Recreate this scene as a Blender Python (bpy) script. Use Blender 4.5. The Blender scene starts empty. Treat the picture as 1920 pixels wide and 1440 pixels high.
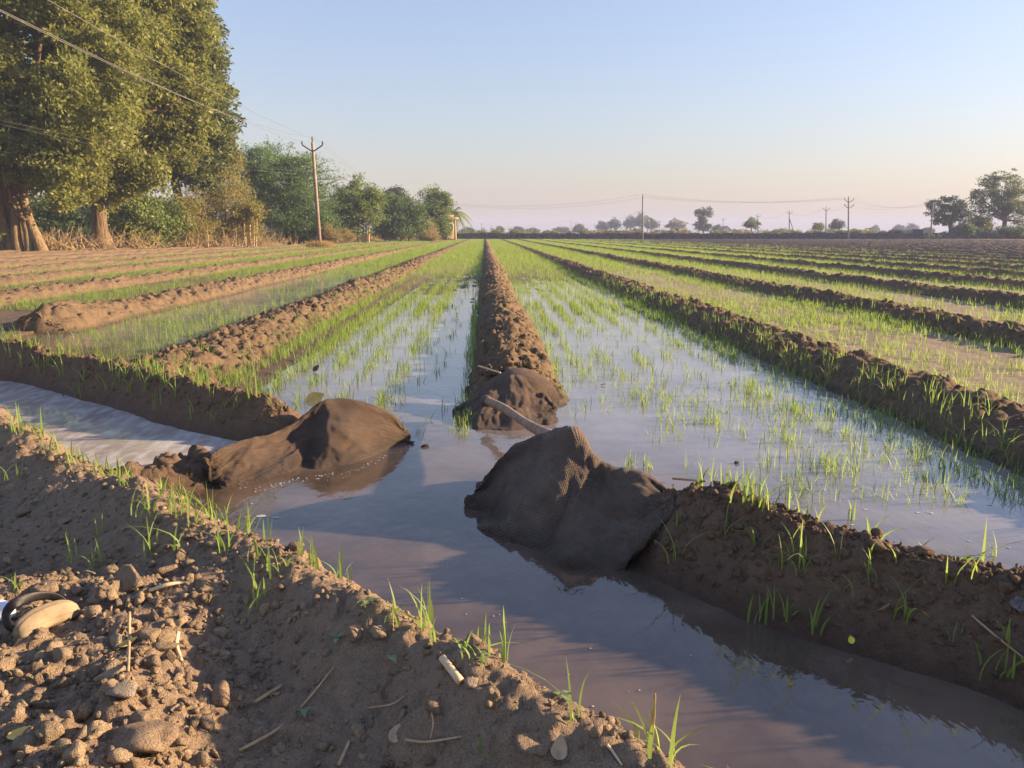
import bpy, bmesh, math
import numpy as np
from mathutils import Vector, Matrix

R = math.radians
SC = bpy.context.scene
COL = SC.collection
rng = np.random.default_rng(11)

# ------------------------------------------------------------------ camera, sky, sun, exposure
CAM_H, FPX, PITCH, YAW = 1.15, 1450.0, math.atan(283 / 1450), R(2.0)
cam = bpy.data.objects.new('camera', bpy.data.cameras.new('camera'))
COL.objects.link(cam)
cam.location = (0, 0, CAM_H)
cam.rotation_euler = (math.pi / 2 - PITCH, 0, -YAW)
cam.data.sensor_width = 36
cam.data.lens = 36 * FPX / 1920
cam.data.clip_start, cam.data.clip_end = 0.05, 6000
SC.camera = cam

SUN_EL, SUN_AZ = 15.5, 85.0            # azimuth clockwise from +Y
W = bpy.data.worlds.new('World'); SC.world = W
W.use_nodes = True
wn = W.node_tree
sky = wn.nodes.new('ShaderNodeTexSky')
sky.sky_type = 'NISHITA'; sky.sun_disc = False
sky.sun_elevation = R(SUN_EL); sky.sun_rotation = R(SUN_AZ)
sky.altitude = 50; sky.air_density = 1.7; sky.dust_density = 1.2; sky.ozone_density = 3.5
sgm = wn.nodes.new('ShaderNodeGamma'); sgm.inputs[1].default_value = 0.75           # soft dusty evening sky
stn = wn.nodes.new('ShaderNodeMix'); stn.data_type = 'RGBA'; stn.blend_type = 'MULTIPLY'; stn.inputs[0].default_value = 1; stn.inputs[7].default_value = (.93, .905, 1.16, 1)
wn.links.new(sky.outputs[0], sgm.inputs[0]); wn.links.new(sgm.outputs[0], stn.inputs[6]); wn.links.new(stn.outputs[2], wn.nodes['Background'].inputs[0])
wn.nodes['Background'].inputs[1].default_value = 0.105
sl = bpy.data.lights.new('sun', 'SUN'); sl.energy = 5.0; sl.angle = R(0.8); sl.color = (1, 0.735, 0.46)
sun = bpy.data.objects.new('sun', sl); COL.objects.link(sun)
sd = Vector((math.sin(R(SUN_AZ)) * math.cos(R(SUN_EL)), math.cos(R(SUN_AZ)) * math.cos(R(SUN_EL)), math.sin(R(SUN_EL))))
sun.rotation_euler = sd.to_track_quat('Z', 'Y').to_euler()
SC.view_settings.view_transform = 'Standard'; SC.view_settings.look = 'None'
SC.view_settings.gamma = 1; SC.view_settings.use_curve_mapping = False
SC.view_settings.exposure = 1.62
HAZE = 0.0007
SC.cycles.max_bounces = 6; SC.cycles.transparent_max_bounces = 8
SC.cycles.volume_bounces = 0; SC.cycles.caustics_reflective = False; SC.cycles.caustics_refractive = False

# ------------------------------------------------------------------ measuring helpers: pixel of the photo -> place in the world
def ray(px, py):
    x = (px - 960) / FPX; y = (720 - py) / FPX
    d = np.array([x, math.cos(PITCH) + y * math.sin(PITCH), -math.sin(PITCH) + y * math.cos(PITCH)])
    c, s = math.cos(YAW), math.sin(YAW)
    return np.array([d[0] * c + d[1] * s, -d[0] * s + d[1] * c, d[2]])
def gz(px, py, z=0.0):
    d = ray(px, py); return d * ((z - CAM_H) / d[2]) + np.array([0, 0, CAM_H])
def gy(px, py, y):
    d = ray(px, py); return d * (y / d[1]) + np.array([0, 0, CAM_H])
def proj(P):
    a = np.asarray(P, float) - np.array([0, 0, CAM_H]); c, s = math.cos(YAW), math.sin(YAW)
    x = a[..., 0] * c - a[..., 1] * s; y = a[..., 0] * s + a[..., 1] * c; z = a[..., 2]
    dep = y * math.cos(PITCH) - z * math.sin(PITCH); up = y * math.sin(PITCH) + z * math.cos(PITCH)
    return 960 + FPX * x / dep, 720 - FPX * up / dep, dep

# ------------------------------------------------------------------ numpy noise
def _h(ix, iy, iz=0, seed=0):
    n = (ix.astype(np.int64) * 374761393 + iy.astype(np.int64) * 668265263 + np.int64(1274126177) * iz + np.int64(seed) * 362437) & 0xFFFFFFFF
    n = ((n ^ (n >> 13)) * 1274126177) & 0xFFFFFFFF
    n = ((n ^ (n >> 15)) * 2246822519) & 0xFFFFFFFF
    return ((n ^ (n >> 16)) & 0xFFFFFF) / float(0x1000000)
def vn2(x, y, seed=0):
    ix = np.floor(x); iy = np.floor(y); fx = x - ix; fy = y - iy
    fx = fx * fx * (3 - 2 * fx); fy = fy * fy * (3 - 2 * fy)
    a = _h(ix, iy, 0, seed); b = _h(ix + 1, iy, 0, seed); c = _h(ix, iy + 1, 0, seed); d = _h(ix + 1, iy + 1, 0, seed)
    return (a + (b - a) * fx) * (1 - fy) + (c + (d - c) * fx) * fy
def fbm(x, y, o=4, seed=0):
    t = 0; a = .5; s = 0
    for k in range(o):
        t = t + a * (vn2(x * 2 ** k + 17.3 * k, y * 2 ** k - 9.1 * k, seed + k) * 2 - 1); s += a; a *= .5
    return t / s
def vn3(p, seed=0):
    i = np.floor(p); f = p - i; f = f * f * (3 - 2 * f); r = 0
    for dx in (0, 1):
        for dy in (0, 1):
            for dz in (0, 1):
                wgt = (f[..., 0] if dx else 1 - f[..., 0]) * (f[..., 1] if dy else 1 - f[..., 1]) * (f[..., 2] if dz else 1 - f[..., 2])
                r = r + wgt * _h(i[..., 0] + dx, i[..., 1] + dy, (i[..., 2] + dz).astype(np.int64), seed)
    return r * 2 - 1
def lumps(x, y, size, seed=0, fill=.75):
    """rounded clods of one size: height in units of metres"""
    u = x / size; v = y / size; u, v = u + .22 * fbm(u * 1.7, v * 1.7, 2, seed + 31), v + .22 * fbm(u * 1.7 + 9, v * 1.7, 2, seed + 33); ix = np.floor(u); iy = np.floor(v); best = np.zeros_like(u)
    for dx in (-1, 0, 1):
        for dy in (-1, 0, 1):
            cx = ix + dx; cy = iy + dy
            r = .30 + .42 * _h(cx, cy, 3, seed); on = _h(cx, cy, 5, seed) < fill
            ox = cx + _h(cx, cy, 1, seed); oy = cy + _h(cx, cy, 2, seed)
            an = _h(cx, cy, 7, seed) * 6.28; e = .7 + .5 * _h(cx, cy, 8, seed)
            ax = ((u - ox) * np.cos(an) + (v - oy) * np.sin(an)) * e; ay = (-(u - ox) * np.sin(an) + (v - oy) * np.cos(an)) / e
            q = 1 - (ax * ax + ay * ay) / (r * r)
            q = q + .5 * (ax * np.cos(an * 3) + ay * np.sin(an * 3)) / r * (q > 0)
            hgt = np.minimum(np.sqrt(np.clip(q, 0, 1)) * 1.15, .62 + .38 * _h(cx, cy, 9, seed)) * r * (.55 + .5 * _h(cx, cy, 4, seed)) * on
            best = np.maximum(best, hgt)
    return best * size
def sst(a, b, x):
    t = np.clip((x - a) / (b - a), 0, 1); return t * t * (3 - 2 * t)

# ------------------------------------------------------------------ mesh helpers
def mesh_obj(name, V, F, m, parent=None, smooth=True, attr=None, uv=None):
    V = np.ascontiguousarray(V, np.float32); me = bpy.data.meshes.new(name)
    me.vertices.add(len(V)); me.vertices.foreach_set('co', V.ravel())
    if isinstance(F, np.ndarray):
        n, k = F.shape
        me.loops.add(n * k); me.loops.foreach_set('vertex_index', F.ravel().astype(np.int32))
        me.polygons.add(n); me.polygons.foreach_set('loop_start', np.arange(0, n * k, k, dtype=np.int32))
    else:
        cnt = np.array([len(f) for f in F]); flat = np.array([i for f in F for i in f], np.int32)
        me.loops.add(len(flat)); me.loops.foreach_set('vertex_index', flat)
        me.polygons.add(len(F)); me.polygons.foreach_set('loop_start', np.concatenate([[0], np.cumsum(cnt)[:-1]]).astype(np.int32))
    me.update(calc_edges=True); me.validate(clean_customdata=False)
    if smooth:
        me.polygons.foreach_set('use_smooth', np.ones(len(me.polygons), bool))
    for k, a in (attr or {}).items():
        at = me.attributes.new(k, 'FLOAT', 'POINT'); at.data.foreach_set('value', np.ascontiguousarray(a, np.float32))
    if uv is not None:
        l = me.uv_layers.new(name='uv'); vi = np.empty(len(me.loops), np.int32); me.loops.foreach_get('vertex_index', vi)
        l.data.foreach_set('uv', np.ascontiguousarray(uv[vi], np.float32).ravel())
    me.materials.append(m)
    o = bpy.data.objects.new(name, me); COL.objects.link(o)
    if parent: o.parent = parent
    return o
def tag(o, label=None, cat=None, group=None, kind=None):
    if label: o['label'] = label
    if cat: o['category'] = cat
    if group: o['group'] = group
    if kind: o['kind'] = kind
    return o
def empty(name, loc, label, cat, group=None):
    o = bpy.data.objects.new(name, None); COL.objects.link(o); o.location = [float(v) for v in loc]; o.empty_display_size = .1
    return tag(o, label, cat, group)
def gridF(nr, nc, off=0):
    i = np.arange(nr - 1)[:, None] * nc + np.arange(nc - 1)[None]
    return (np.stack([i, i + 1, i + nc + 1, i + nc], -1).reshape(-1, 4) + off)
def recentre(o, loc):
    """move an object's origin to loc, geometry unchanged in the world"""
    o.data.transform(Matrix.Translation(-Vector([float(v) for v in loc]))); o.location = Vector([float(v) for v in loc]); return o
class MB:
    """collects boxes and tubes into one mesh"""
    def __init__(s): s.V = []; s.F = []; s.n = 0
    def add(s, V, F):
        s.V.append(np.asarray(V, float)); s.F += [tuple(int(i) + s.n for i in f) for f in F]; s.n += len(V); return s
    def tube(s, pts, rad, k=8, cap=True):
        pts = np.asarray(pts, float); n = len(pts); rad = np.broadcast_to(np.asarray(rad, float), (n,))
        T = np.gradient(pts, axis=0) if n > 2 else np.repeat((pts[1:] - pts[:1]), 2, 0)
        T = T / (np.linalg.norm(T, axis=1, keepdims=True) + 1e-9)
        ref = np.array([0, 0, 1.]) if abs(T[0, 2]) < .9 else np.array([1., 0, 0])
        A = np.cross(T, ref); A /= np.linalg.norm(A, axis=1, keepdims=True) + 1e-9; B = np.cross(T, A)
        th = np.arange(k) / k * 2 * math.pi
        V = pts[:, None] + rad[:, None, None] * (np.cos(th)[None, :, None] * A[:, None] + np.sin(th)[None, :, None] * B[:, None])
        F = [(i * k + j, i * k + (j + 1) % k, (i + 1) * k + (j + 1) % k, (i + 1) * k + j) for i in range(n - 1) for j in range(k)]
        if cap: F += [tuple(range(k))[::-1], tuple(range((n - 1) * k, n * k))]
        return s.add(V.reshape(-1, 3), F)
    def box(s, c, d, rot=None):
        v = np.array([[x, y, z] for x in (-1, 1) for y in (-1, 1) for z in (-1, 1)]) * np.asarray(d, float) / 2
        if rot is not None: v = v @ np.array(rot).T
        return s.add(v + np.asarray(c, float), [(0, 1, 3, 2), (4, 6, 7, 5), (0, 4, 5, 1), (2, 3, 7, 6), (0, 2, 6, 4), (1, 5, 7, 3)])
    def build(s, name, m, parent=None, smooth=True):
        return mesh_obj(name, np.concatenate(s.V), s.F, m, parent, smooth)
def rotz(a): return np.array([[math.cos(a), -math.sin(a), 0], [math.sin(a), math.cos(a), 0], [0, 0, 1]])
def ico(sub):
    bm = bmesh.new(); bmesh.ops.create_icosphere(bm, subdivisions=sub, radius=1)
    V = np.array([v.co[:] for v in bm.verts]); F = np.array([[v.index for v in f.verts] for f in bm.faces]); bm.free(); return V, F
def rand_rot(n, g=None):
    g = g or rng; q = g.normal(size=(n, 4)); q /= np.linalg.norm(q, axis=1, keepdims=True); w, x, y, z = q.T
    return np.stack([1 - 2 * (y * y + z * z), 2 * (x * y - z * w), 2 * (x * z + y * w), 2 * (x * y + z * w), 1 - 2 * (x * x + z * z), 2 * (y * z - x * w),
                     2 * (x * z - y * w), 2 * (y * z + x * w), 1 - 2 * (x * x + y * y)], -1).reshape(n, 3, 3)
def clod_shape(sub, seed):
    V, F = ico(sub); g = np.random.default_rng(seed)
    r = 1 + .22 * vn3(V * 1.3 + seed * 3.1, seed) + .12 * vn3(V * 3 + seed, seed + 1)
    if sub > 3: r = r + .05 * vn3(V * 7, seed + 2) + .03 * vn3(V * 15, seed + 3)
    for k in range(12):                                    # broken faces
        n = g.normal(size=3); n /= np.linalg.norm(n); c = g.uniform(.40, .76); d = V @ n * r
        r = np.where(d > c, r * (c + (d - c) * .02) / np.maximum(d, 1e-6), r)
    return V * r[:, None] * g.uniform(.68, 1.25, 3), F
def scatter(name, shapes, P, S, m, seed=5, attr=True):
    g = np.random.default_rng(seed); P = np.asarray(P); S = np.asarray(S); pick = g.integers(0, len(shapes), len(P)); Vs = []; Fs = []; A = []; off = 0
    for k, (V, F) in enumerate(shapes):
        i = np.where(pick == k)[0]
        if not len(i): continue
        M = rand_rot(len(i), g); sc = S[i][:, None] * g.uniform(.75, 1.2, (len(i), 3))
        W3 = np.einsum('nij,nvj->nvi', M, V[None] * sc[:, None]) + P[i][:, None]
        Vs.append(W3.reshape(-1, 3)); Fs.append((F[None] + (np.arange(len(i)) * len(V))[:, None, None] + off).reshape(-1, F.shape[1])); off += len(i) * len(V)
        A.append(np.repeat(g.random(len(i)), len(V)))
    return mesh_obj(name, np.concatenate(Vs), np.concatenate(Fs), m, smooth=False, attr={'tone': np.concatenate(A)})

# ------------------------------------------------------------------ materials
class NT:
    def __init__(s, name):
        s.m = bpy.data.materials.new(name); s.m.use_nodes = True; s.t = s.m.node_tree; s.t.nodes.clear()
        s.out = s.n('ShaderNodeOutputMaterial')
    def n(s, typ, ins=None, **kw):
        nd = s.t.nodes.new(typ)
        for k, v in kw.items(): setattr(nd, k, v)
        for k, v in (ins or {}).items():
            if isinstance(v, bpy.types.NodeSocket): s.t.links.new(v, nd.inputs[k])
            elif isinstance(v, bpy.types.Node): s.t.links.new(v.outputs[0], nd.inputs[k])
            else: nd.inputs[k].default_value = (*v, 1) if isinstance(v, tuple) and len(v) == 3 and nd.inputs[k].type == 'RGBA' else v
        return nd
    def noise(s, scale, detail=4, rough=.6, vec=None, **kw):
        d = {'Scale': scale, 'Detail': detail, 'Roughness': rough}
        if vec is not None: d['Vector'] = vec
        return s.n('ShaderNodeTexNoise', d, **kw)
    def ramp(s, fac, stops):
        r = s.n('ShaderNodeValToRGB', {'Fac': fac}); e = r.color_ramp.elements
        while len(e) < len(stops): e.new(.5)
        for q, (p, c) in zip(e, stops): q.position = p; q.color = (*c, 1) if len(c) == 3 else c
        return r
    def mix(s, fac, a, b, blend='MIX'):
        nd = s.n('ShaderNodeMix', data_type='RGBA', blend_type=blend)
        for k, v in ((0, fac), (6, a), (7, b)):
            if isinstance(v, bpy.types.NodeSocket): s.t.links.new(v, nd.inputs[k])
            elif isinstance(v, bpy.types.Node): s.t.links.new(v.outputs[0], nd.inputs[k])
            else: nd.inputs[k].default_value = (*v, 1) if isinstance(v, tuple) else v
        return nd.outputs[2]
    def math(s, op, a, b=0.0, clamp=False):
        nd = s.n('ShaderNodeMath', operation=op, use_clamp=clamp)
        for k, v in ((0, a), (1, b)):
            if isinstance(v, bpy.types.NodeSocket): s.t.links.new(v, nd.inputs[k])
            elif isinstance(v, bpy.types.Node): s.t.links.new(v.outputs[0], nd.inputs[k])
            else: nd.inputs[k].default_value = v
        return nd.outputs[0]
    def bump(s, hgt, dist, strength=1.0, normal=None):
        d = {'Height': hgt, 'Distance': dist, 'Strength': strength}
        if normal is not None: d['Normal'] = normal
        return s.n('ShaderNodeBump', d).outputs[0]
    def done(s, shader): s.t.links.new(shader if isinstance(shader, bpy.types.NodeSocket) else shader.outputs[0], s.out.inputs[0]); return s.m
def attr(nt, name): return nt.n('ShaderNodeAttribute', attribute_name=name).outputs['Fac']
def soil(name, a, b, wet=(.05, .0), wetmul=.42, straw=False, silt=None, grain=260, tone=False):
    nt = NT(name); geo = nt.n('ShaderNodeNewGeometry'); pos = geo.outputs['Position']
    n1 = nt.noise(1.7, 4, .6, pos); n2 = nt.noise(24, 5, .7, pos); n3 = nt.noise(grain, 3, .65, pos)
    c = nt.mix(nt.ramp(n2.outputs[0], [(.3, (0, 0, 0)), (.72, (1, 1, 1))]), a, b)
    c = nt.mix(nt.math('MULTIPLY', n3.outputs[0], .55), c, tuple(v * .5 for v in a))
    c = nt.mix(nt.ramp(n1.outputs[0], [(.35, (0, 0, 0)), (.65, (.35, .35, .35))]), c, tuple(v * .7 for v in b))
    if tone: c = nt.mix(attr(nt, 'tone'), nt.mix(1, c, (.62, .6, .6), 'MULTIPLY'), nt.mix(1, c, (1.2, 1.18, 1.12), 'MULTIPLY'))
    if silt: c = nt.mix(attr(nt, 'silt'), c, nt.mix(n2.outputs[0], silt, tuple(v * .72 for v in silt)))
    if straw: c = nt.mix(attr(nt, 'straw'), c, nt.mix(n2.outputs[0], (.36, .24, .11), (.2, .135, .07)))
    rough = .95
    if wet:
        z = nt.n('ShaderNodeSeparateXYZ', {0: pos}).outputs[2]
        zz = nt.math('ADD', z, nt.math('MULTIPLY', nt.math('SUBTRACT', n2.outputs[0], .5), .05))
        wf = nt.n('ShaderNodeMapRange', {0: zz, 1: wet[0], 2: wet[1], 3: 0.0, 4: 1.0}).outputs[0]
        c = nt.mix(wf, c, nt.mix(1, c, (wetmul, wetmul * .92, wetmul * .9), 'MULTIPLY'))
        rough = nt.math('SUBTRACT', .95, nt.math('MULTIPLY', wf, .45))
    nb = nt.bump(n3.outputs[0], .009, 1.0); nb = nt.bump(n2.outputs[0], .03, .7, nb)
    return nt.done(nt.n('ShaderNodeBsdfPrincipled', {'Base Color': c, 'Roughness': rough, 'Normal': nb, 'Specular IOR Level': .25}))
M = {}
M['floor'] = soil('field soil', (.15, .10, .066), (.24, .165, .11), (.035, -.005), .5, straw=True, silt=(.40, .31, .215))
M['ridge'] = soil('ridge soil', (.15, .10, .06), (.29, .20, .118), (.06, .0), .45)
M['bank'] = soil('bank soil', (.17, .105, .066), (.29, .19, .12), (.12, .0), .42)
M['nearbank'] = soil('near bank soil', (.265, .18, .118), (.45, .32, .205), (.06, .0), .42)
M['clod'] = soil('clod soil', (.30, .215, .14), (.50, .375, .245), (.04, -.01), .5, tone=True)
M['stone'] = soil('grey clod', (.32, .25, .18), (.50, .40, .29), None)
def water_mat(name, body, clear, bumpd, scale, stretch, ang=0.0, white=None, body2=None, ior=1.36):
    nt = NT(name); geo = nt.n('ShaderNodeNewGeometry')
    mp = nt.n('ShaderNodeMapping', {'Vector': geo.outputs['Position'], 'Rotation': (0, 0, ang), 'Scale': stretch})
    n1 = nt.noise(scale, 4, .6, mp.outputs[0]); n1.inputs['Distortion'].default_value = .9; n2 = nt.noise(scale * 3.3, 2, .5, mp.outputs[0])
    calm = nt.ramp(nt.noise(.9, 2, .5, geo.outputs['Position']).outputs[0], [(.35, (.25, .25, .25)), (.7, (1, 1, 1))])
    hh = nt.math('MULTIPLY', nt.math('ADD', n1.outputs[0], nt.math('MULTIPLY', n2.outputs[0], .35)), calm)
    nb = nt.bump(hh, bumpd, 1.0)
    murk = nt.noise(2.2, 4, .6, geo.outputs['Position'])
    c = nt.mix(nt.ramp(murk.outputs[0], [(.35, (0, 0, 0)), (.7, (1, 1, 1))]), body, tuple(v * .66 for v in body))
    if body2:                                              # body colour turns paler away from the channel, towards the beds
        sp = nt.n('ShaderNodeSeparateXYZ', {0: geo.outputs['Position']}); wq = nt.math('ADD', nt.math('MULTIPLY', sp.outputs[0], .695), nt.math('MULTIPLY', sp.outputs[1], .719))
        wf = nt.n('ShaderNodeMapRange', {0: nt.math('ADD', wq, nt.math('MULTIPLY', murk.outputs[0], .8)), 1: 2.4, 2: 4.6, 3: 0.0, 4: 1.0}, interpolation_type='SMOOTHSTEP').outputs[0]
        c = nt.mix(wf, c, body2)
    if white: c = nt.mix(nt.math('MULTIPLY', nt.ramp(n2.outputs[0], [(.45, (0, 0, 0)), (.7, (1, 1, 1))]), .35), c, white)  # white streaks put the sky's shimmer into the water colour
    dif = nt.n('ShaderNodeBsdfDiffuse', {'Color': c})
    tr = nt.n('ShaderNodeBsdfTransparent', {'Color': (.8, .62, .46)})
    cl = nt.ramp(murk.outputs[0], [(.38, (clear * .35,) * 3), (.68, (clear,) * 3)])
    inner = nt.n('ShaderNodeMixShader', {0: cl, 1: dif, 2: tr})
    fr = nt.n('ShaderNodeFresnel', {'IOR': ior, 'Normal': nb})
    gl = nt.n('ShaderNodeBsdfGlossy', {'Color': (.97, .97, .97), 'Roughness': .03, 'Normal': nb})
    return nt.done(nt.n('ShaderNodeMixShader', {0: fr, 1: inner, 2: gl}))
M['water'] = water_mat('muddy water', (.16, .112, .080), .5, .006, 7, (1, .55, 1), ang=R(-44), body2=(.31, .28, .27), ior=1.6)
M['upwater'] = water_mat('silty water with painted sheen', (.42, .37, .335), .0, .008, 4, (1.4, .5, 1), ang=R(44), white=(.85, .82, .8))  # silt colour, paled and whitened to paint in the bright sky's reflection
def leafm(name, a, b, trans=.45, rough=.6, ta=None):
    nt = NT(name); c = nt.mix(attr(nt, 'tone'), a, b)
    d = nt.n('ShaderNodeBsdfPrincipled', {'Base Color': c, 'Roughness': rough, 'Specular IOR Level': .3})
    t = nt.n('ShaderNodeBsdfTranslucent', {'Color': nt.mix(.5, c, ta or tuple(min(1, v * 1.6) for v in b))})
    return nt.done(nt.n('ShaderNodeMixShader', {0: trans, 1: d, 2: t}))
M['wheat'] = leafm('wheat seedling', (.115, .19, .032), (.29, .38, .085), .5, .5)
M['drygrass'] = leafm('dry straw', (.28, .18, .07), (.5, .36, .16), .3, .8)
def plain(name, a, b, scale=30, rough=.85, bump=.003, spec=.3, stretch=None):
    nt = NT(name); tc = nt.n('ShaderNodeTexCoord'); v = tc.outputs['Object']
    if stretch: v = nt.n('ShaderNodeMapping', {'Vector': v, 'Scale': stretch}).outputs[0]
    n = nt.noise(scale, 5, .65, v); c = nt.mix(nt.ramp(n.outputs[0], [(.3, (0, 0, 0)), (.7, (1, 1, 1))]), a, b)
    return nt.done(nt.n('ShaderNodeBsdfPrincipled', {'Base Color': c, 'Roughness': rough, 'Normal': nt.bump(n.outputs[0], bump), 'Specular IOR Level': spec}))
M['bark'] = plain('tree bark', (.08, .052, .032), (.26, .175, .10), 2.4, .95, .16, stretch=(3, 3, .5))
M['figbark'] = plain('pale fig bark', (.13, .088, .05), (.32, .225, .115), 3.5, .9, .12, stretch=(3, 3, .4))
M['twig'] = plain('dry twig', (.30, .20, .10), (.52, .38, .2), 4, .9, .01)
M['stick'] = plain('straw stick', (.30, .19, .10), (.50, .35, .2), 60, .85, .002)
M['pale'] = plain('pale stalk', (.50, .36, .2), (.66, .52, .33), 50, .8, .002)
M['wood'] = plain('worn handle wood', (.15, .085, .055), (.36, .25, .17), 22, .6, .002, stretch=(1, 1, .18))
M['iron'] = plain('rusty iron', (.07, .045, .038), (.14, .085, .06), 60, .7, .002)
M['pole'] = plain('weathered concrete pole', (.20, .15, .115), (.36, .28, .21), 3, .9, .01)
M['farpole'] = plain('grey concrete pole', (.20, .19, .19), (.30, .28, .27), 3, .9, .01)
M['steel'] = plain('dark crossarm steel', (.05, .04, .04), (.10, .07, .06), 10, .7, .003)
M['wire'] = plain('aluminium wire', (.16, .15, .145), (.22, .21, .2), 10, .45, .001, .5)
M['insul'] = plain('dark porcelain', (.05, .03, .028), (.08, .05, .04), 8, .35, .001)
M['plaster'] = plain('cream plaster', (.38, .29, .165), (.48, .37, .22), 3, .9, .01)
M['roofm'] = plain('dull roof sheet', (.22, .2, .19), (.32, .3, .28), 2, .8, .01)
M['whitewash'] = plain('whitewash', (.6, .6, .62), (.7, .7, .7), 2, .9, .01)
M['window'] = plain('dark opening', (.03, .03, .035), (.05, .05, .05), 2, .4, .001)
M['dark'] = plain('dark stacked load', (.05, .05, .055), (.10, .095, .09), 2, .9, .03)

# ------------------------------------------------------------------ terrain
CA, SA = math.cos(R(44)), math.sin(R(44))
def sw(x, y): return x * CA - y * SA, x * SA + y * CA          # along / across the channel
def xy(s, w): return s * CA + w * SA, -s * SA + w * CA
PITCHX, X0 = 2.72, .22
RX = [X0 + PITCHX * i for i in range(-10, 34)]
WALL_Y = 137.0
def edge_x(y): return -43.2 + .2444 * y                        # left border of the field
def ridge_start(x):
    if abs(x - .22) < .1: return 4.85
    if abs(x + 2.5) < .1: return 5.15
    if abs(x + 5.22) < .1: return 9.0
    if -9 < x < -6: return 11.0
    if x < -9: return 12.0
    return max(.4, 2.45 / CA - x * SA / CA)                    # right of the centre: down to the channel bank
def ridge_line(x, y): return x + .085 * fbm(y * .30 + x, y * 0 + x * 3.3, 2, 4) + np.where(abs(x - .22) < .1, 0.02, 0)
def ridge_end(x):
    return min(WALL_Y - 3.5, (x + 43.2) / .2444 - 3) if x < -8 else WALL_Y - 3.5
def ground_z(x, y):
    s, w = sw(x, y)
    i = (x - X0) / PITCHX; b = np.floor(i); fx = i - b
    furrow = .0022 * np.cos(x * 2 * math.pi / .225) * (y < 40)
    n = fbm(x * 1.1, y * .45, 3, 21) * .014 + fbm(x * 5, y * 4, 3, 22) * .006
    z = np.full_like(x, .03)
    z = np.where((b == 0), -.040 + .0027 * (y - 4), z)
    z = np.where((b == -1), -.034 + .0025 * (y - 4) + .05 * sst(.42, .2, fx), z)
    z = np.where((b == -2), -.042 + .0016 * (y - 8), z)
    z = np.minimum(z, .03) + n + furrow
    ch = sst(2.75, 2.35, w) * ((b == 0) | (b == -1))
    z = z * (1 - ch) + -.14 * ch
    z = np.where((w < 1.9) & (w > .9), -.14, z)
    z = np.where(w <= .9, -.03, z)
    over = edge_x(y) - x
    z = z + sst(0, 1.6, over) * (.26 + .05 * fbm(x * .5, y * .5, 3, 8))
    return z
def axis_lines(parts):
    out = []
    for a, b, d in parts: out.append(np.arange(a, b, d))
    return np.concatenate(out)
gx = axis_lines([(-1500, -100, 70), (-100, -40, 3), (-40, -8.6, .3), (-8.6, 5.8, .045), (5.8, 24, .25), (24, 100, 1.5), (100, 1501, 70)])
gyl = axis_lines([(-60, -4, 4), (-4, 2, .3), (2, 12, .055), (12, 30, .15), (30, 60, .5), (60, 150, 1.5), (150, 1501, 50)])
GX, GY = np.meshgrid(gx, gyl); GZ = ground_z(GX, GY)
bI = np.floor((GX - X0) / PITCHX)
straw = sst(-.8, .8, edge_x(GY) - GX + 1.2 * fbm(GX * .6, GY * .6, 3, 31)) * (GY > 20); straw = np.maximum(straw, (GY > WALL_Y + 2) * .6)
silt = np.where(bI >= 1, 1., 0.) * sst(80, 25, GX * 3) + np.where((bI <= 0) & (bI > -3), sst(16, 26, GY) * .8, 0)
tag(mesh_obj('ground', np.stack([GX, GY, GZ], -1).reshape(-1, 3), gridF(len(gyl), len(gx)), M['floor'], attr={'straw': straw.ravel(), 'silt': np.clip(silt, 0, 1).ravel()}),
    'flat brown field soil between the ridges, reaching the horizon', None, None, 'structure')

def ridge_height(x0, u, y, H, hw):
    """height over the field of a cloddy ridge: u = offset from the axis"""
    q = np.clip(1 - (np.abs(u) / hw) ** 1.7, -.6, 1)
    x = x0 + u
    far = sst(55, 25, np.hypot(x, y)); vfar = sst(30, 14, np.hypot(x, y))
    z = H * np.where(q > 0, q ** .9, q * .5) * (1 + .18 * fbm(y * 1.3 + x0 * 7, u * 2, 3, 40))
    amp = sst(-.4, .35, q)
    z = z + amp * (1 + .35 * fbm(x * 1.7, y * .9, 2, 48)) * (.75 * lumps(x, y, .13, 41, .7) + far * .75 * lumps(x, y, .065, 42, .8) + vfar * .6 * lumps(x, y, .032, 43, .8) + .015 * fbm(x * 9, y * 9, 3, 44))
    return z
def rows_from(y0, y1, x, k=.0024, m=.016):
    out = [y0]
    while out[-1] < y1: out.append(out[-1] + max(m, k * math.hypot(x, out[-1])))
    return np.array(out)
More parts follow.
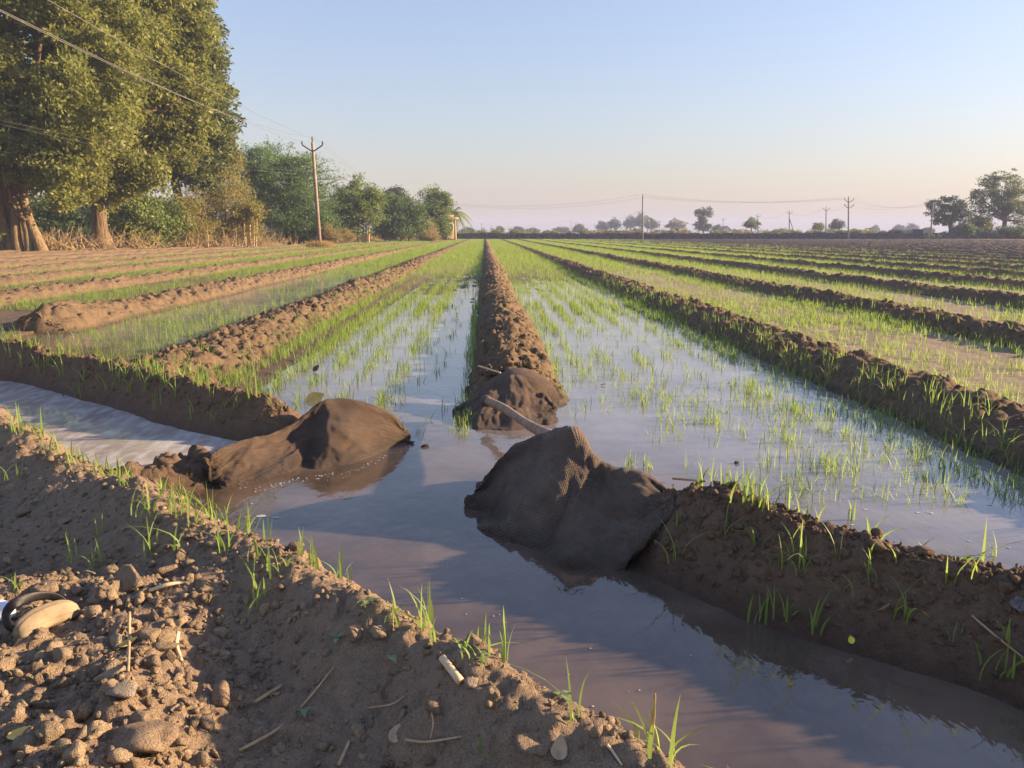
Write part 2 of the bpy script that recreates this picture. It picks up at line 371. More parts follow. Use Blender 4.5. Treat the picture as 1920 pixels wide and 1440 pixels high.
for x0 in RX:
    ya, yb = ridge_start(x0), ridge_end(x0)
    if yb < ya + 4: continue
    if x0 > 4: ya = max(ya, x0 / .82 - 3)                      # nearer stretches lie outside the frame
    if x0 < -6: ya = max(ya, -x0 / .74 - 3)
    d0 = math.hypot(x0, ya)
    H, hw = (.20, .36) if abs(x0 - .22) < .1 else (.18, .50) if abs(x0 + 2.5) < .1 else (.19, .42) if x0 < 0 else (.175, .40)
    if x0 > 6: H = .185
    ys = rows_from(ya, yb, x0, .0024 if abs(x0) < 6 else .004, .016)
    du = max(.018, .0022 * d0); us = np.arange(-hw * 1.25, hw * 1.25 + du, du)
    U, Y = np.meshgrid(us, ys); hv = ridge_height(x0, U, Y, H, hw)
    t = np.clip((Y - ya) / (1.0 if abs(x0 - .22) < .1 else .5), 0, 1)
    if x0 < 0 or abs(x0 - .22) < .1: hv = hv * (.25 + .75 * sst(-.1, 1, t)) - .12 * (1 - sst(0, .35, t))
    if abs(x0 + 5.22) < .1: hv = hv + .12 * np.exp(-((Y - ya - .65) / .55) ** 2) * np.exp(-(U / .42) ** 2)
    X = ridge_line(x0, Y) + U
    Z = np.maximum(hv - .02, -.2)
    o = mesh_obj('soil_ridge', np.stack([X, Y, Z], -1).reshape(-1, 3), gridF(*U.shape), M['ridge'])
    tag(o, None, None, 'cloddy soil ridges between the seedling beds', 'structure')

# near bank: the side of the channel the camera stands on
def near_z(x, y, fine=True):
    s, w = sw(x, y)
    wc = 1.12 + .05 * fbm(s * 1.1, s * 0, 3, 51); zc = .20 + .035 * fbm(s * 1.7, s * 0 + 4, 3, 52) + .03 * sst(-3.6, -4.6, s) + .035 * np.exp(-((s + 2.3) / .7) ** 2) + .02 * sst(-1.2, -.2, s)
    zc = zc - .04 * np.exp(-((s + 3.55) / .3) ** 2)
    G = .035 + .13 * sst(-.46, -.80, x + .15 * (y - 1.4)) * sst(2.45, 2.0, y) + .01 * sst(2.3, 2.9, y) + .02 * fbm(x * 2, y * 2, 3, 53)
    dz = w - wc
    z = np.where(dz > 0, zc - .02 * sst(0, .05, dz) - np.maximum(dz - .05, 0) * .95, G + (zc - G) * np.exp(-(dz / .21) ** 2))
    z = z + .028 * fbm(x * 4.5, y * 4.5, 4, 54) * sst(.32, .15, dz)
    if fine:
        cl = .6 + .4 * sst(-.28, -.6, x + .2 * (y - 1.3)) * sst(2.6, 2.1, y); cl = np.maximum(cl, .8 * sst(.0, .1, dz + .15)) * sst(.3, .2, dz)
        z = z + cl * (.55 * lumps(x, y, .085, 55, .35) + .55 * lumps(x, y, .036, 56, .5) + .65 * lumps(x, y, .017, 57, .75) + .5 * lumps(x, y, .0095, 59, .8) * (w > .3)) + .010 * fbm(x * 28, y * 28, 4, 58)
    return np.maximum(z, -.16)
ss = axis_lines([(-7.5, -4.6, .03), (-4.6, -3.2, .014), (-3.2, .25, .0085), (.25, 4, .03)]); ws = axis_lines([(-1.6, .15, .06), (.15, .5, .02), (.5, 1.62, .0085)])
S_, W_ = np.meshgrid(ss, ws); NX, NY = xy(S_, W_)
tag(mesh_obj('near_bank', np.stack([NX, NY, near_z(NX, NY)], -1).reshape(-1, 3), gridF(*S_.shape)[:, ::-1], M['nearbank']), 'cloddy brown bank in the foreground with dry lumps and sprouting grass', None, None, 'structure')

# far channel banks: left of the opening and right of it
def bank_z(x, y, sp, wp, H, s_end, left, lump=1.0):
    s, w = sw(x, y); wc = np.interp(s, sp, wp) + .04 * fbm(s * 1.6, s * 0, 3, 61); d = w - wc
    H = H * (1 + .14 * fbm(s * 2.2, s * 0 + 2, 3, 62))
    z = np.where(d < 0, H - np.maximum(-d - .03, 0) * (1.25 if left else 1.0), H - np.maximum(d - .05, 0) * .95)
    if not left: H = H; z = z - .07 * sst(-1.25, -1.5, s)
    z = z - .35 * (sst(s_end - .35, s_end + .15, s) if left else sst(s_end + .35, s_end - .15, s))
    z = z + .02 * fbm(x * 4, y * 4, 4, 63) * sst(-.12, .0, z)
    top = sst(-.28, -.02, d) * sst(.6, .3, d); face = .35 + .6 * sst(-.2, .3, fbm(x * 2.5, y * 2.5, 3, 68))
    z = z + lump * np.maximum(top, face) * sst(.02, .1, z) * (.5 * lumps(x, y, .08, 64, .35) + .6 * lumps(x, y, .04, 65, .55) + .6 * lumps(x, y, .02, 66, .7)) + .008 * fbm(x * 26, y * 26, 4, 67)
    return np.maximum(z, -.17)
LB = ([-10.5, -9, -7.3, -5.2, -3.8, -3.1], [1.62, 1.75, 1.88, 2.08, 2.17, 2.35], .27, -3.5, True)
RB = ([-2.2, -1.4, -.8, 0, 3], [2.5, 2.45, 2.36, 2.40, 2.42], .245, -1.95, False)
for nm, B, sl_ in (('left', LB, axis_lines([(-10.5, -7, .03), (-7, -2.95, .014)])), ('right', RB, axis_lines([(-2.3, .6, .0095), (.6, 3, .03)]))):
    S_, W_ = np.meshgrid(sl_, np.arange(1.45 if nm == 'left' else 1.95, 3.0, .012)); BX, BY = xy(S_, W_)
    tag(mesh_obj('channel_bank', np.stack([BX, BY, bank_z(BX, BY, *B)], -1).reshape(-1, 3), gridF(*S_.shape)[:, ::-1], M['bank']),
        'shaded brown bank on the %s of the opening in the channel' % nm, None, None, 'structure')

# clod dam between the near bank and the left sack
def dam_z(x, y):
    s, w = sw(x, y); q = 1 - ((s + 3.52) / .20) ** 2
    z = np.where(q > 0, .085 * q, q * .08) + np.clip(q + .4, 0, 1) * (.75 * lumps(x, y, .10, 71, .8) + .7 * lumps(x, y, .05, 72, .7) + .5 * lumps(x, y, .025, 73, .7))
    return z
S_, W_ = np.meshgrid(np.arange(-3.9, -3.15, .011), np.arange(1.15, 1.72, .011)); DX, DY = xy(S_, W_)
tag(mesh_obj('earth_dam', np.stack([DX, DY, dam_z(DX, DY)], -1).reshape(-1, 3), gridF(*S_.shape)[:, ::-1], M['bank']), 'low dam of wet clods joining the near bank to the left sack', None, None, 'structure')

# water: channel and flooded beds lie at one level; upstream of the left sack it stands higher
def flat(name, pts, z, m, label):
    return tag(mesh_obj(name, [(p[0], p[1], z) for p in pts], [tuple(range(len(pts)))], m, smooth=False), label, None, None, 'structure')
cw = lambda s, w: xy(s, w)
flat('channel_water', [cw(-3.55, 1.1), cw(4, 1.1), cw(4, 2.4), cw(-3.55, 2.4)], 0, M['water'], 'muddy brown channel water reflecting the blue sky')
a = cw(-4.2, 2.4 + 0); b = cw(-.2, 2.4)
flat('field_water', [cw(-3.55, 2.4), (2.86, .575), (2.86, 27), (-2.45, 27), (-2.45, 5.4)], 0, M['water'], 'shallow water flooding the two central seedling beds')
flat('field_water', [(-5.15, 6.6), (-2.55, 5.3), (-2.55, 27), (-5.15, 27)], 0.0, M['water'], 'patches of shallow water between the two left ridges')
flat('upstream_water', [cw(-3.52, 1.15), cw(-3.52, 2.1), cw(-8, 2.0), cw(-13, 1.75), cw(-13, 1.0)], .05, M['upwater'], 'pale rushing water coming down the channel from the left')

# ------------------------------------------------------------------ grass blades
def blades(name, P, hgt, wid, m, seed=1, segs=3, lean=.5, per=3, parent=None, spread=.012):
    g = np.random.default_rng(seed); P = np.repeat(np.asarray(P, float), per, 0); n = len(P)
    hgt = np.repeat(np.broadcast_to(hgt, (n // per,)), per) * g.uniform(.55, 1.15, n); wid = np.repeat(np.broadcast_to(wid, (n // per,)), per) * g.uniform(.7, 1.2, n)
    az = g.random(n) * 6.283; ln = lean * g.random(n) ** 1.4 * 1.6; tone = np.clip(g.normal(.5, .28, n), 0, 1)
    base = P.copy(); base[:, :2] += g.normal(size=(n, 2)) * spread
    dx = np.stack([np.cos(az), np.sin(az), 0 * az], 1); tw = az + 1.57 + g.normal(size=n) * .5
    side = np.stack([np.cos(tw), np.sin(tw), 0 * az], 1)
    t = np.linspace(0, 1, segs + 1); Vs = []
    for k in t:
        c = base + dx * (ln * hgt * k ** 2)[:, None] + np.array([0, 0, 1.]) * (hgt * (k - .32 * np.minimum(ln, 1.6) * k ** 2.5))[:, None]
        wd = (wid * (1 - k ** 2 * .96) * (.65 + .7 * min(k, .35)) / 2)[:, None]
        Vs += [c - side * wd, c + side * wd]
    V = np.stack(Vs, 1); nv = 2 * (segs + 1)
    f = np.array([[2 * k, 2 * k + 1, 2 * k + 3, 2 * k + 2] for k in range(segs)])
    F = (f[None] + (np.arange(n) * nv)[:, None, None]).reshape(-1, 4)
    return mesh_obj(name, V.reshape(-1, 3), F, m, parent, attr={'tone': np.repeat(tone, nv)})
def in_view(P, mx=320, my=260):
    u, v, d = proj(P); return (d > .2) & (u > -mx) & (u < 1920 + mx) & (v < 1440 + my)
def seed_bed(k, name, label):
    xa, xb = X0 + PITCHX * k, X0 + PITCHX * (k + 1); mid = (xa + xb) / 2; g = np.random.default_rng(200 + k)
    Ps = []; Hs = []; Ws = []
    y0 = 3.1 if k in (0, -1) else 5.0
    if k == -2: y0 = 6.4
    if k > 0: y0 = max(y0, xa / .85 - 1)
    if k < -2: y0 = max(11.5, -xb / .74)
    y1 = min(WALL_Y - 3, (xa + 43.2) / .2444 - 3)
    fade = {5: .55, 6: .35, 7: .22, 8: .15}.get(k, 1.0 if k > -5 else .6)
    y = y0; strips = []
    while y < y1: strips.append((y, min(y1, y * 1.12 + .1))); y = strips[-1][1]
    for ya, yb in strips:
        d = math.hypot(mid, (ya + yb) / 2); dens = 215 * min(1, (11 / d) ** 1.0) * fade
        n = int((xb - xa - .62) * (yb - ya) * dens * 2.2)
        x = g.uniform(xa + .31, xb - .31, n); yy = g.uniform(ya, yb, n)
        row = .5 + .5 * np.cos((x - xa) * 2 * math.pi / .30)
        pt = fbm(x * 1.2, yy * .5, 3, 90 + k); pt2 = fbm(x * 3, yy * 3, 2, 95 + k)
        p = ((.08 + 1.05 * row ** 2.6) if k in (0, -1) else (.18 + .82 * row ** 1.5)) * np.clip(.62 + 1.15 * pt + .6 * pt2, 0, 1.25)
        if k in (0, -1):
            near = sst(17, 6.5, yy); p = p * (1 - .22 * near) * np.where(near > .01, 1, 1)
            edge = np.minimum(x - xa, xb - x); p = np.maximum(p, .75 * np.exp(-((edge - .42) / .09) ** 2) * (1 - .35 * near) * np.clip(.7 + pt2, 0, 1))
            if k == 0:
                p = p * np.where(yy < 7.5, .65 + 1.0 * sst(-.1, .3, pt + pt2 * .6), 1); p = np.maximum(p, .8 * np.exp(-((xb - x - .43) / .14) ** 2) * np.clip(.7 + pt2, 0, 1))
            if k == -1: p = np.where(yy < 18, (.12 + 1.3 * row ** 2.2) * np.clip(.75 + 1.2 * pt + .5 * pt2, .1, 1.3), p)
            if k == -1: p = p * np.where(yy < 7, .75 + .5 * sst(-.1, .3, pt), 1) * np.where((x > -.52) & (x < -.2) & (yy < 17), .10, 1)
        elif k == 1:
            p = np.clip(p * 1.25 + .08, 0, 1.2) * (.62 + .5 * sst(6, 12, yy)); edge = np.minimum(x - xa, xb - x); p = np.maximum(p, .55 * np.exp(-((edge - .46) / .14) ** 2) * np.clip(.7 + pt2, 0, 1))
        if k == 0: p = np.where((yy < 18) & (yy > 4.8), np.maximum(p, (.06 + 1.25 * row ** 2.5) * np.clip(.72 + 1.0 * pt + .5 * pt2, 0, 1.2) * sst(4.8, 7.5, yy)), p)
        if k == 0: p = np.where(yy < 6.2, np.maximum(p, .52 * np.clip(.55 + 1.3 * pt + .9 * pt2, 0, 1.1)), p)
        if k == -2: p = p * .62
        far = sst(14, 30, yy); p = np.maximum(p, far * .62)
        s, w = sw(x, yy); p = np.where((w < 2.86) | ((k in (0, -1)) & (x < 1.0) & (yy < 4.3 + .0 * x) & (w < 3.6)), 0, p)
        keep = g.random(n) < p / 2.2 * 1.6
        x, yy = x[keep], yy[keep]; z = ground_z(x, yy) - .004
        Ps.append(np.stack([x, yy, z], 1)); dd = np.hypot(x, yy)
        Hs.append((.105 + .05 * g.random(len(x))) * (1 + .5 * sst(20, 60, dd)) * (.82 if k == 1 else 1)); Ws.append(.0066 * np.maximum(1, dd / 10) ** .92)
    P = np.concatenate(Ps); Hh = np.concatenate(Hs); Wd = np.concatenate(Ws); v = in_view(P); P, Hh, Wd = P[v], Hh[v], Wd[v]
    nearm = P[:, 1] < 13
    objs = []
    for q, msk in enumerate((nearm, ~nearm)):
        if msk.sum() == 0: continue
        objs.append((P[msk], Hh[msk], Wd[msk], q))
    # one mesh per bed: near plants with bent blades, far plants with simple ones
    first = None
    for Pq, Hq, Wq, q in objs:
        o = blades(name, Pq, Hq, Wq, M['wheat'], 300 + k * 2 + q, 3 if q == 0 else 1, .55, 4 if q == 0 else 3, spread=.014 if q == 0 else .04)
        if first is None: first = o
        else:
            bm = bmesh.new(); bm.from_mesh(first.data); bm.from_mesh(o.data); bm.to_mesh(first.data); bm.free()
            for pl in (first.data,): pl.polygons.foreach_set('use_smooth', np.ones(len(pl.polygons), bool))
            me = o.data; bpy.data.objects.remove(o); bpy.data.meshes.remove(me)
    tag(first, label, 'seedlings', 'beds of green wheat seedlings', 'stuff')
names = {0: 'wheat seedlings standing in water right of the central ridge', -1: 'wheat seedlings standing in water left of the central ridge', 1: 'sparse wheat seedlings on pale dry silt right of the flooded beds'}
for k in range(-6, 9):
    seed_bed(k, 'wheat_seedlings', names.get(k, 'green wheat seedlings in the %s bed to the %s of the central ridge' % (('first', 'second', 'third', 'fourth', 'fifth', 'sixth', 'seventh', 'eighth', 'ninth')[k if k >= 0 else -k - 1], 'right' if k >= 0 else 'left')))

# sprouts on the ridges and banks: ground cover nobody could count
g = np.random.default_rng(77); P = []
for (x0, dens, lo) in ((2.94, 20, 2.3), (5.66, 4, 6), (.22, 2.2, 5.2), (-2.5, 5, 5.4)):
    n = int(dens * 16); y = lo + (g.random(n) ** 1.5) * 16; u = np.where(g.random(n) < .8, -1, 1) * np.abs(g.normal(.27, .09, n)) if x0 > 1 else np.abs(g.normal(.36, .1, n))
    hw = .40 if x0 > 1 else .36 if x0 > 0 else .5
    z = ridge_height(x0, u, y, .18, hw) - .03; P.append(np.stack([ridge_line(x0, y) + u, y, z], 1))
P = np.concatenate(P); P = P[in_view(P)]
tag(blades('grass_sprouts', P, .15, .006, M['wheat'], 78, 3, .7, 5, spread=.02), 'green grass sprouting on the flanks of the soil ridges', 'grass', None, 'stuff')

# loose clods too many to count
CL = [clod_shape(2, k) for k in range(9)]
P = []; S = []
for x0 in RX:
    if not -11.5 < x0 < 9: continue
    ya = max(ridge_start(x0) + .15, abs(x0) / .8 - 1); n = 1500 if abs(x0) < 4 else 900; y = ya + (.55 if abs(x0 - .22) < .1 else 0) + (g.random(n) ** 2.0) * 24; H, hw = (.2, .36) if abs(x0 - .22) < .1 else (.18, .5) if abs(x0 + 2.5) < .1 else (.18, .41)
    if x0 > 1: y = y[: n // 2]
    u = g.normal(0, .17, len(y)); z = ridge_height(x0, u, y, H, hw) - .02; P.append(np.stack([ridge_line(x0, y) + u, y, z], 1)); S.append(np.clip(g.lognormal(-4.25, .42, len(y)), .006, .042))
P = np.concatenate(P); S = np.concatenate(S); v = in_view(P, 200, 100)
tag(scatter('ridge_clods', CL, P[v], S[v], M['ridge'], 6), 'loose brown clods strewn over the soil ridges', 'clods', None, 'stuff')
n = 26000; x = g.uniform(-3.2, .5, n); y = g.uniform(.9, 3.9, n); s, w = sw(x, y)
dens = .4 + .6 * sst(-.25, -.6, x + .2 * (y - 1.3)) * sst(2.6, 2.0, y); k = (w > .25) & (w < 1.2) & (g.random(n) < dens); x, y = x[k], y[k]
S = np.clip(g.lognormal(-5.15, .55, len(x)), .002, .02); P = np.stack([x, y, near_z(x, y) + S * .25], 1)
tag(scatter('small_clods', CL, P, S, M['clod'], 7), 'crumbled dry soil lumps covering the foreground bank', 'clods', None, 'stuff')
n = 3800; s = g.uniform(-1.5, .5, n); w = 2.4 - .04 + g.normal(0, .13, n); x, y = xy(s, w); z = bank_z(x, y, *RB); k = z > .03; S = np.clip(g.lognormal(-5.0, .5, n), .003, .025)
x, y, z, S = x[k], y[k], z[k], S[k]; P1 = np.stack([x, y, z + S * .2], 1); S1 = S
n = 2200; s = g.uniform(-7.5, -3.4, n); w = np.interp(s, LB[0], LB[1]) + g.normal(.02, .1, n); x, y = xy(s, w); z = bank_z(x, y, *LB); k = (z > .12) & (g.random(n) < .5); S = np.clip(g.lognormal(-4.5, .4, n), .005, .03)
P = np.concatenate([P1, np.stack([x, y, z], 1)[k]]); S = np.concatenate([S1, S[k]])
tag(scatter('bank_clods', CL, P, S, M['bank'], 8), 'small clods scattered along the far channel banks', 'clods', None, 'stuff')

# ------------------------------------------------------------------ wet burlap sacks draped over the bank ends
def burlap(name, a, b):
    nt = NT(name); uv = nt.n('ShaderNodeUVMap', uv_map='uv').outputs[0]; geo = nt.n('ShaderNodeNewGeometry')
    sx = nt.n('ShaderNodeSeparateXYZ', {0: uv}); k = 2 * math.pi / .0135
    w1 = nt.math('SINE', nt.math('MULTIPLY', sx.outputs[0], k)); w2 = nt.math('SINE', nt.math('MULTIPLY', sx.outputs[1], k))
    wv = nt.math('MULTIPLY', w1, w2); n = nt.noise(9, 6, .72, geo.outputs['Position']); n2 = nt.noise(160, 3, .6, geo.outputs['Position'])
    c = nt.mix(nt.ramp(n.outputs[0], [(.3, (0, 0, 0)), (.7, (1, 1, 1))]), a, b)
    c = nt.mix(nt.math('MULTIPLY', nt.math('ADD', nt.math('MULTIPLY', wv, .5), .5), .5), c, tuple(v * .45 for v in a))
    z = nt.n('ShaderNodeSeparateXYZ', {0: geo.outputs['Position']}).outputs[2]
    zz = nt.math('ADD', z, nt.math('MULTIPLY', nt.math('SUBTRACT', n.outputs[0], .5), .06))
    wf = nt.n('ShaderNodeMapRange', {0: zz, 1: .075, 2: .03, 3: 0.0, 4: 1.0}).outputs[0]
    c = nt.mix(wf, c, nt.mix(1, c, (.6, .57, .55), 'MULTIPLY'))
    nb = nt.bump(wv, .0034, 1.0); nb = nt.bump(n2.outputs[0], .006, .9, nb)
    return nt.done(nt.n('ShaderNodeBsdfPrincipled', {'Base Color': c, 'Roughness': nt.math('SUBTRACT', .9, nt.math('MULTIPLY', wf, .4)), 'Normal': nb, 'Specular IOR Level': .25, 'Sheen Weight': .08, 'Sheen Roughness': .5}))
M['sackdark'] = burlap('dark wet burlap', (.095, .066, .047), (.205, .145, .10)); M['sack'] = burlap('brown wet burlap', (.085, .053, .033), (.175, .11, .067))
def cat(net, k):
    """Catmull-Rom upsampling along axis 0"""
    n = len(net); P = np.concatenate([2 * net[:1] - net[1:2], net, 2 * net[-1:] - net[-2:-1]])
    out = []
    for i in range(n - 1):
        p0, p1, p2, p3 = P[i:i + 4]
        for t in np.arange(k) / k:
            out.append(.5 * (2 * p1 + (p2 - p0) * t + (2 * p0 - 5 * p1 + 4 * p2 - p3) * t * t + (3 * p1 - p0 - 3 * p2 + p3) * t ** 3))
    return np.array(out + [net[-1]])
def sack(name, rows, mat, label, floor_fn, seed, folds, res=14, thick=.007, hem=True):
    net = np.array(rows); G = cat(net, res); G = np.swapaxes(cat(np.swapaxes(G, 0, 1), res), 0, 1); nr, nc = G.shape[:2]
    du = np.gradient(G, axis=1); dv = np.gradient(G, axis=0); N = np.cross(du, dv); N /= np.linalg.norm(N, axis=2, keepdims=True) + 1e-9
    if N[nr // 2, nc // 2] @ np.array([0, -1, .8]) < 0: N = -N
    u, v = np.meshgrid(np.linspace(0, 1, nc), np.linspace(0, 1, nr)); dsp = folds(u, v)
    rg = lambda x, y, s_: 1 - 2 * np.abs(fbm(x, y, 3, s_)) ** .8
    dsp = dsp + .012 * fbm(u * 4, v * 4, 3, seed) + .016 * (rg(u * 5 + .8 * v, v * 2.5, seed + 3) - .4) * sst(0, .25, v) + .007 * (rg(u * 13 - 3 * v, v * 7, seed + 6) - .4) + .004 * fbm(u * 40, v * 34, 2, seed + 5)
    rim = np.minimum(np.minimum(u, 1 - u) * nc, np.minimum(v, 1 - v) * nr)
    if hem: dsp = dsp + .008 * np.exp(-((rim - 1.5) / 1.6) ** 2)
    G = G + N * dsp[..., None]; G[..., :2] += .030 * np.stack([fbm(u * 22, v * 3, 3, seed + 21), fbm(u * 22 + 7, v * 3, 3, seed + 22)], -1) * sst(.8, .95, v)[..., None]; G[..., 2] += .006 * fbm(u * 30, v * 30, 2, seed + 9) * (rim < 1)
    if floor_fn is not None: G[..., 2] = np.maximum(G[..., 2], floor_fn(G[..., 0], G[..., 1]) + .012)
    wu = np.linalg.norm(np.diff(G, axis=1), axis=2).sum(1).mean(); wv_ = np.linalg.norm(np.diff(G, axis=0), axis=2).sum(0).mean()
    c = G.reshape(-1, 3).mean(0); c[2] = 0
    o = mesh_obj(name, G.reshape(-1, 3), gridF(nr, nc), mat, uv=np.stack([u * wu, v * wv_], -1).reshape(-1, 2))
    md = o.modifiers.new('thick', 'SOLIDIFY'); md.thickness = thick; md.offset = 0
    return tag(recentre(o, c), label, 'sack', 'burlap sacks guarding the channel opening')
def drape(crest, ycrest, bottom, zb, bulge, back=(.22, -.16), mids=(.22, .5, .78)):
    C = np.array([gy(p[0], p[1], y) for p, y in zip(crest, ycrest)]); B = np.array([gz(p[0], p[1], z) for p, z in zip(bottom, zb)])
    rows = [C + np.array([.05, back[0], back[1]])] + [C]
    bl = np.broadcast_to(np.asarray(bulge, float), (len(C),))[:, None]
    for t in mids: rows.append(C * (1 - t) + B * t + bl * 4 * t * (1 - t) * np.array([-.25, -.75, .75]))
    rows += [B, B + np.array([0, .02, -.05])]
    return rows
crest = [(898, 915), (925, 878), (962, 837), (1028, 815), (1083, 817), (1118, 864), (1160, 881), (1216, 893), (1272, 934)]
bott = [(869, 957), (885, 974), (915, 994), (960, 1022), (1017, 1046), (1075, 1060), (1150, 1070), (1212, 1012), (1266, 953)]
rowsR = drape(crest, [3.2, 3.25, 3.3, 3.28, 3.1, 3.0, 2.95, 2.88, 2.77], bott, [-.01, -.01, -.01, -.01, -.005, -.005, .0, .10, .19], [-.01, -.015, -.02, -.01, .015, .0, .02, .02, .0])
def tri(x): return 2 * np.abs(x - np.floor(x + .5)) * 2 - 1
def foldR(u, v):
    ra = (u - .5) / (v + .30)                               # folds radiate from the peak over the handle
    f = .030 * np.exp(-np.abs(ra + .02) / .16) * sst(1, .35, v) - .040 * np.exp(-((ra - .24) / .13) ** 2) * sst(.85, .4, v) * sst(.16, .36, v)
    f = f + .036 * tri(ra * 2.6 + .35 * fbm(u * 3, v * 3, 2, 8)) * sst(.18, .6, v) * (1 - .4 * sst(.6, .8, u)) - .02 * np.exp(-np.abs(ra + .62) / .10) * sst(.1, .4, v)
    return f - .022 * np.exp(-np.abs(v - .50 - .35 * (u - .75)) / .05) * sst(.58, .7, u) * sst(1, .85, u) + .018 * np.exp(-np.abs(v - .44 - .2 * (u - .75)) / .07) * sst(.6, .75, u) * sst(.18, .34, v)
sack('burlap_sack', rowsR, M['sackdark'], 'dark wet burlap sack draped over the right bank end under the wooden handle', lambda x, y: bank_z(x, y, *RB, lump=.15), 5, foldR)
crest = [(384, 866), (409, 851), (452, 827), (502, 819), (546, 802), (581, 770), (620, 752), (677, 754), (732, 780), (761, 810)]
bott = [(404, 916), (418, 921), (446, 915), (486, 905), (535, 893), (576, 884), (615, 879), (655, 873), (715, 848), (766, 829)]
rowsL = drape(crest, [3.50, 3.56, 3.72, 3.87, 4.0, 4.08, 4.15, 4.18, 4.22, 4.26], bott, [-.01] * 10, [.0, .0, .01, .01, -.01, -.01, .025, .035, .02, .0], back=(.2, -.2))
foldL = lambda u, v: .020 * np.exp(-np.abs(v - .40 - .25 * np.abs(u - .35)) / .08) * sst(.75, .5, u) - .012 * np.exp(-((u - .50 - .12 * v) / .06) ** 2) * sst(.8, .3, v) * sst(.16, .3, v) + .012 * tri(u * 4.5 + .8 * v + .3 * fbm(u * 3, v * 3, 2, 4)) * sst(.25, .8, v) - .016 * np.exp(-np.abs(u - .68 + .25 * v) / .045) * sst(.18, .5, v)
sack('burlap_sack', rowsL, M['sack'], 'brown burlap sack humped across the left channel mouth beside the yellow leaf', lambda x, y: bank_z(x, y, *LB, lump=.0) - .03, 15, foldL)
crest = [(851, 776), (882, 752), (917, 728), (950, 711), (984, 715), (1015, 735), (1040, 764)]
bott = [(858, 790), (864, 806), (890, 810), (930, 811), (975, 809), (1012, 803), (1046, 794)]
rowsM = drape(crest, [4.92, 5.02, 5.08, 5.12, 5.08, 4.98, 4.82], bott, [-.01] * 7, [.0, .0, .015, .02, .02, .01, .0], back=(.18, -.2))
foldM = lambda u, v: .018 * np.exp(-((u - .62 + .2 * v) / .06) ** 2) * sst(1, .5, v) - .02 * np.exp(-((v - .52) / .06) ** 2) * sst(.1, .3, u) + .01 * np.sin(u * 22)
sack('burlap_sack', rowsM, M['sack'], 'muddy burlap sack wrapped over the near end of the central ridge', lambda x, y: np.where(np.abs(x - .24) < .4, .235 * np.clip(1 - (np.abs(x - .24) / .40) ** 1.7, 0, 1) * sst(4.75, 5.15, y) - .02, -.05), 25, foldM)

# wooden tool handle lying from one sack to the other
a = gy(911, 751, 4.70); b = gy(1056, 822, 3.42)
h = empty('tool_handle', (a + b) / 2, 'worn wooden tool handle lying across the water between two sacks', 'tool handle')
ax = (b - a) / np.linalg.norm(b - a); t = np.linspace(0, 1, 26)[:, None]; cen = a + (b - a) * t; cen[:, 2] += .012 * np.sin(t[:, 0] * 5) - .014 * np.sin(t[:, 0] * math.pi); cen[:, 0] += .008 * np.sin(t[:, 0] * 7)
def sub(mb, nm, m): o = recentre(mb.build(nm, m), h.location); o.location = (0, 0, 0); o.parent = h; return o
o = sub(MB().tube(cen, .0235 + .0025 * np.sin(t[:, 0] * 9) + .004 * t[:, 0], 14), 'shaft', M['wood'])
o = sub(MB().tube([a - ax * .012, a + ax * .0, a + ax * .03, a + ax * .045], [.034, .037, .036, .031], 16), 'iron_collar', M['iron'])

# ------------------------------------------------------------------ sandal, plastic scraps, leaves, sticks
def hit(px, py, fn, t0=.8, t1=9.0, dt=.006):
    """where the line of sight through that photo point meets a terrain"""
    d = ray(px, py); O = np.array([0, 0, CAM_H])
    for _ in range(2):
        t = np.arange(t0, t1, dt); p = O + d * t[:, None]; k = np.argmax(p[:, 2] <= fn(p[:, 0], p[:, 1])); t0, t1, dt = t[max(k - 1, 0)], t[k] + dt, dt / 12
    return p[k]
def on_near(px, py, lift=0.0): return hit(px, py, near_z) + np.array([0, 0, lift])
def on_bank(px, py): return hit(px, py, lambda x, y: np.maximum(0, bank_z(x, y, *RB)), 1.5)
M['sole'] = plain('dusty tan rubber', (.17, .125, .075), (.31, .24, .145), 14, .8, .004)
M['strap'] = plain('black strap', (.006, .005, .007), (.016, .013, .015), 40, .5, .002)
M['insole'] = plain('worn grey insole', (.12, .10, .085), (.2, .165, .13), 30, .85, .002)
M['whitep'] = plain('white plastic', (.62, .68, .78), (.78, .82, .88), 18, .4, .001, .5)
pa, pb = on_near(32, 1200), on_near(147, 1152); L = np.linalg.norm(pb - pa); axd = (pb - pa) / L; up = np.array([0, 0, 1.]); sidev = np.cross(up, axd); sidev /= np.linalg.norm(sidev); upv = np.cross(axd, sidev)
pa[2] += .008; pb[2] += .008
sd_ = empty('sandal', (pa + pb) / 2, 'dusty tan slipper with a black strap lying on its side among the clods', 'sandal')
tilt = R(38); uu = upv * math.cos(tilt) + sidev * math.sin(tilt); vv = sidev * math.cos(tilt) - upv * math.sin(tilt)
def sandal_part(fn, nm, mat, nu=40, nv=20):
    u, v = np.meshgrid(np.linspace(0, 1, nu), np.linspace(0, 1, nv)); p = fn(u, v); V = p[..., 0:1] * axd + p[..., 1:2] * vv + p[..., 2:3] * uu
    o = mesh_obj(nm, V.reshape(-1, 3), gridF(nv, nu), mat, sd_); return o
def sole(u, v):
    th = v * 2 * math.pi; c = np.cos(th); s = np.sin(th); wx = np.sqrt(np.clip(1 - (2 * u - 1) ** 4, 0, 1)) ** .8
    half = .028 * wx; thk = .029 * wx * (1 + .10 * np.cos(4 * th)); bend = -.014 * (2 * u - 1) ** 2
    y = np.sign(c) * np.abs(c) ** .6 * half; z = np.sign(s) * np.abs(s) ** .7 * thk + .0016 * np.sin(v * 2 * math.pi * 7)
    return np.stack([(u - .5) * L * 1.02, y, z + bend + .020], -1)
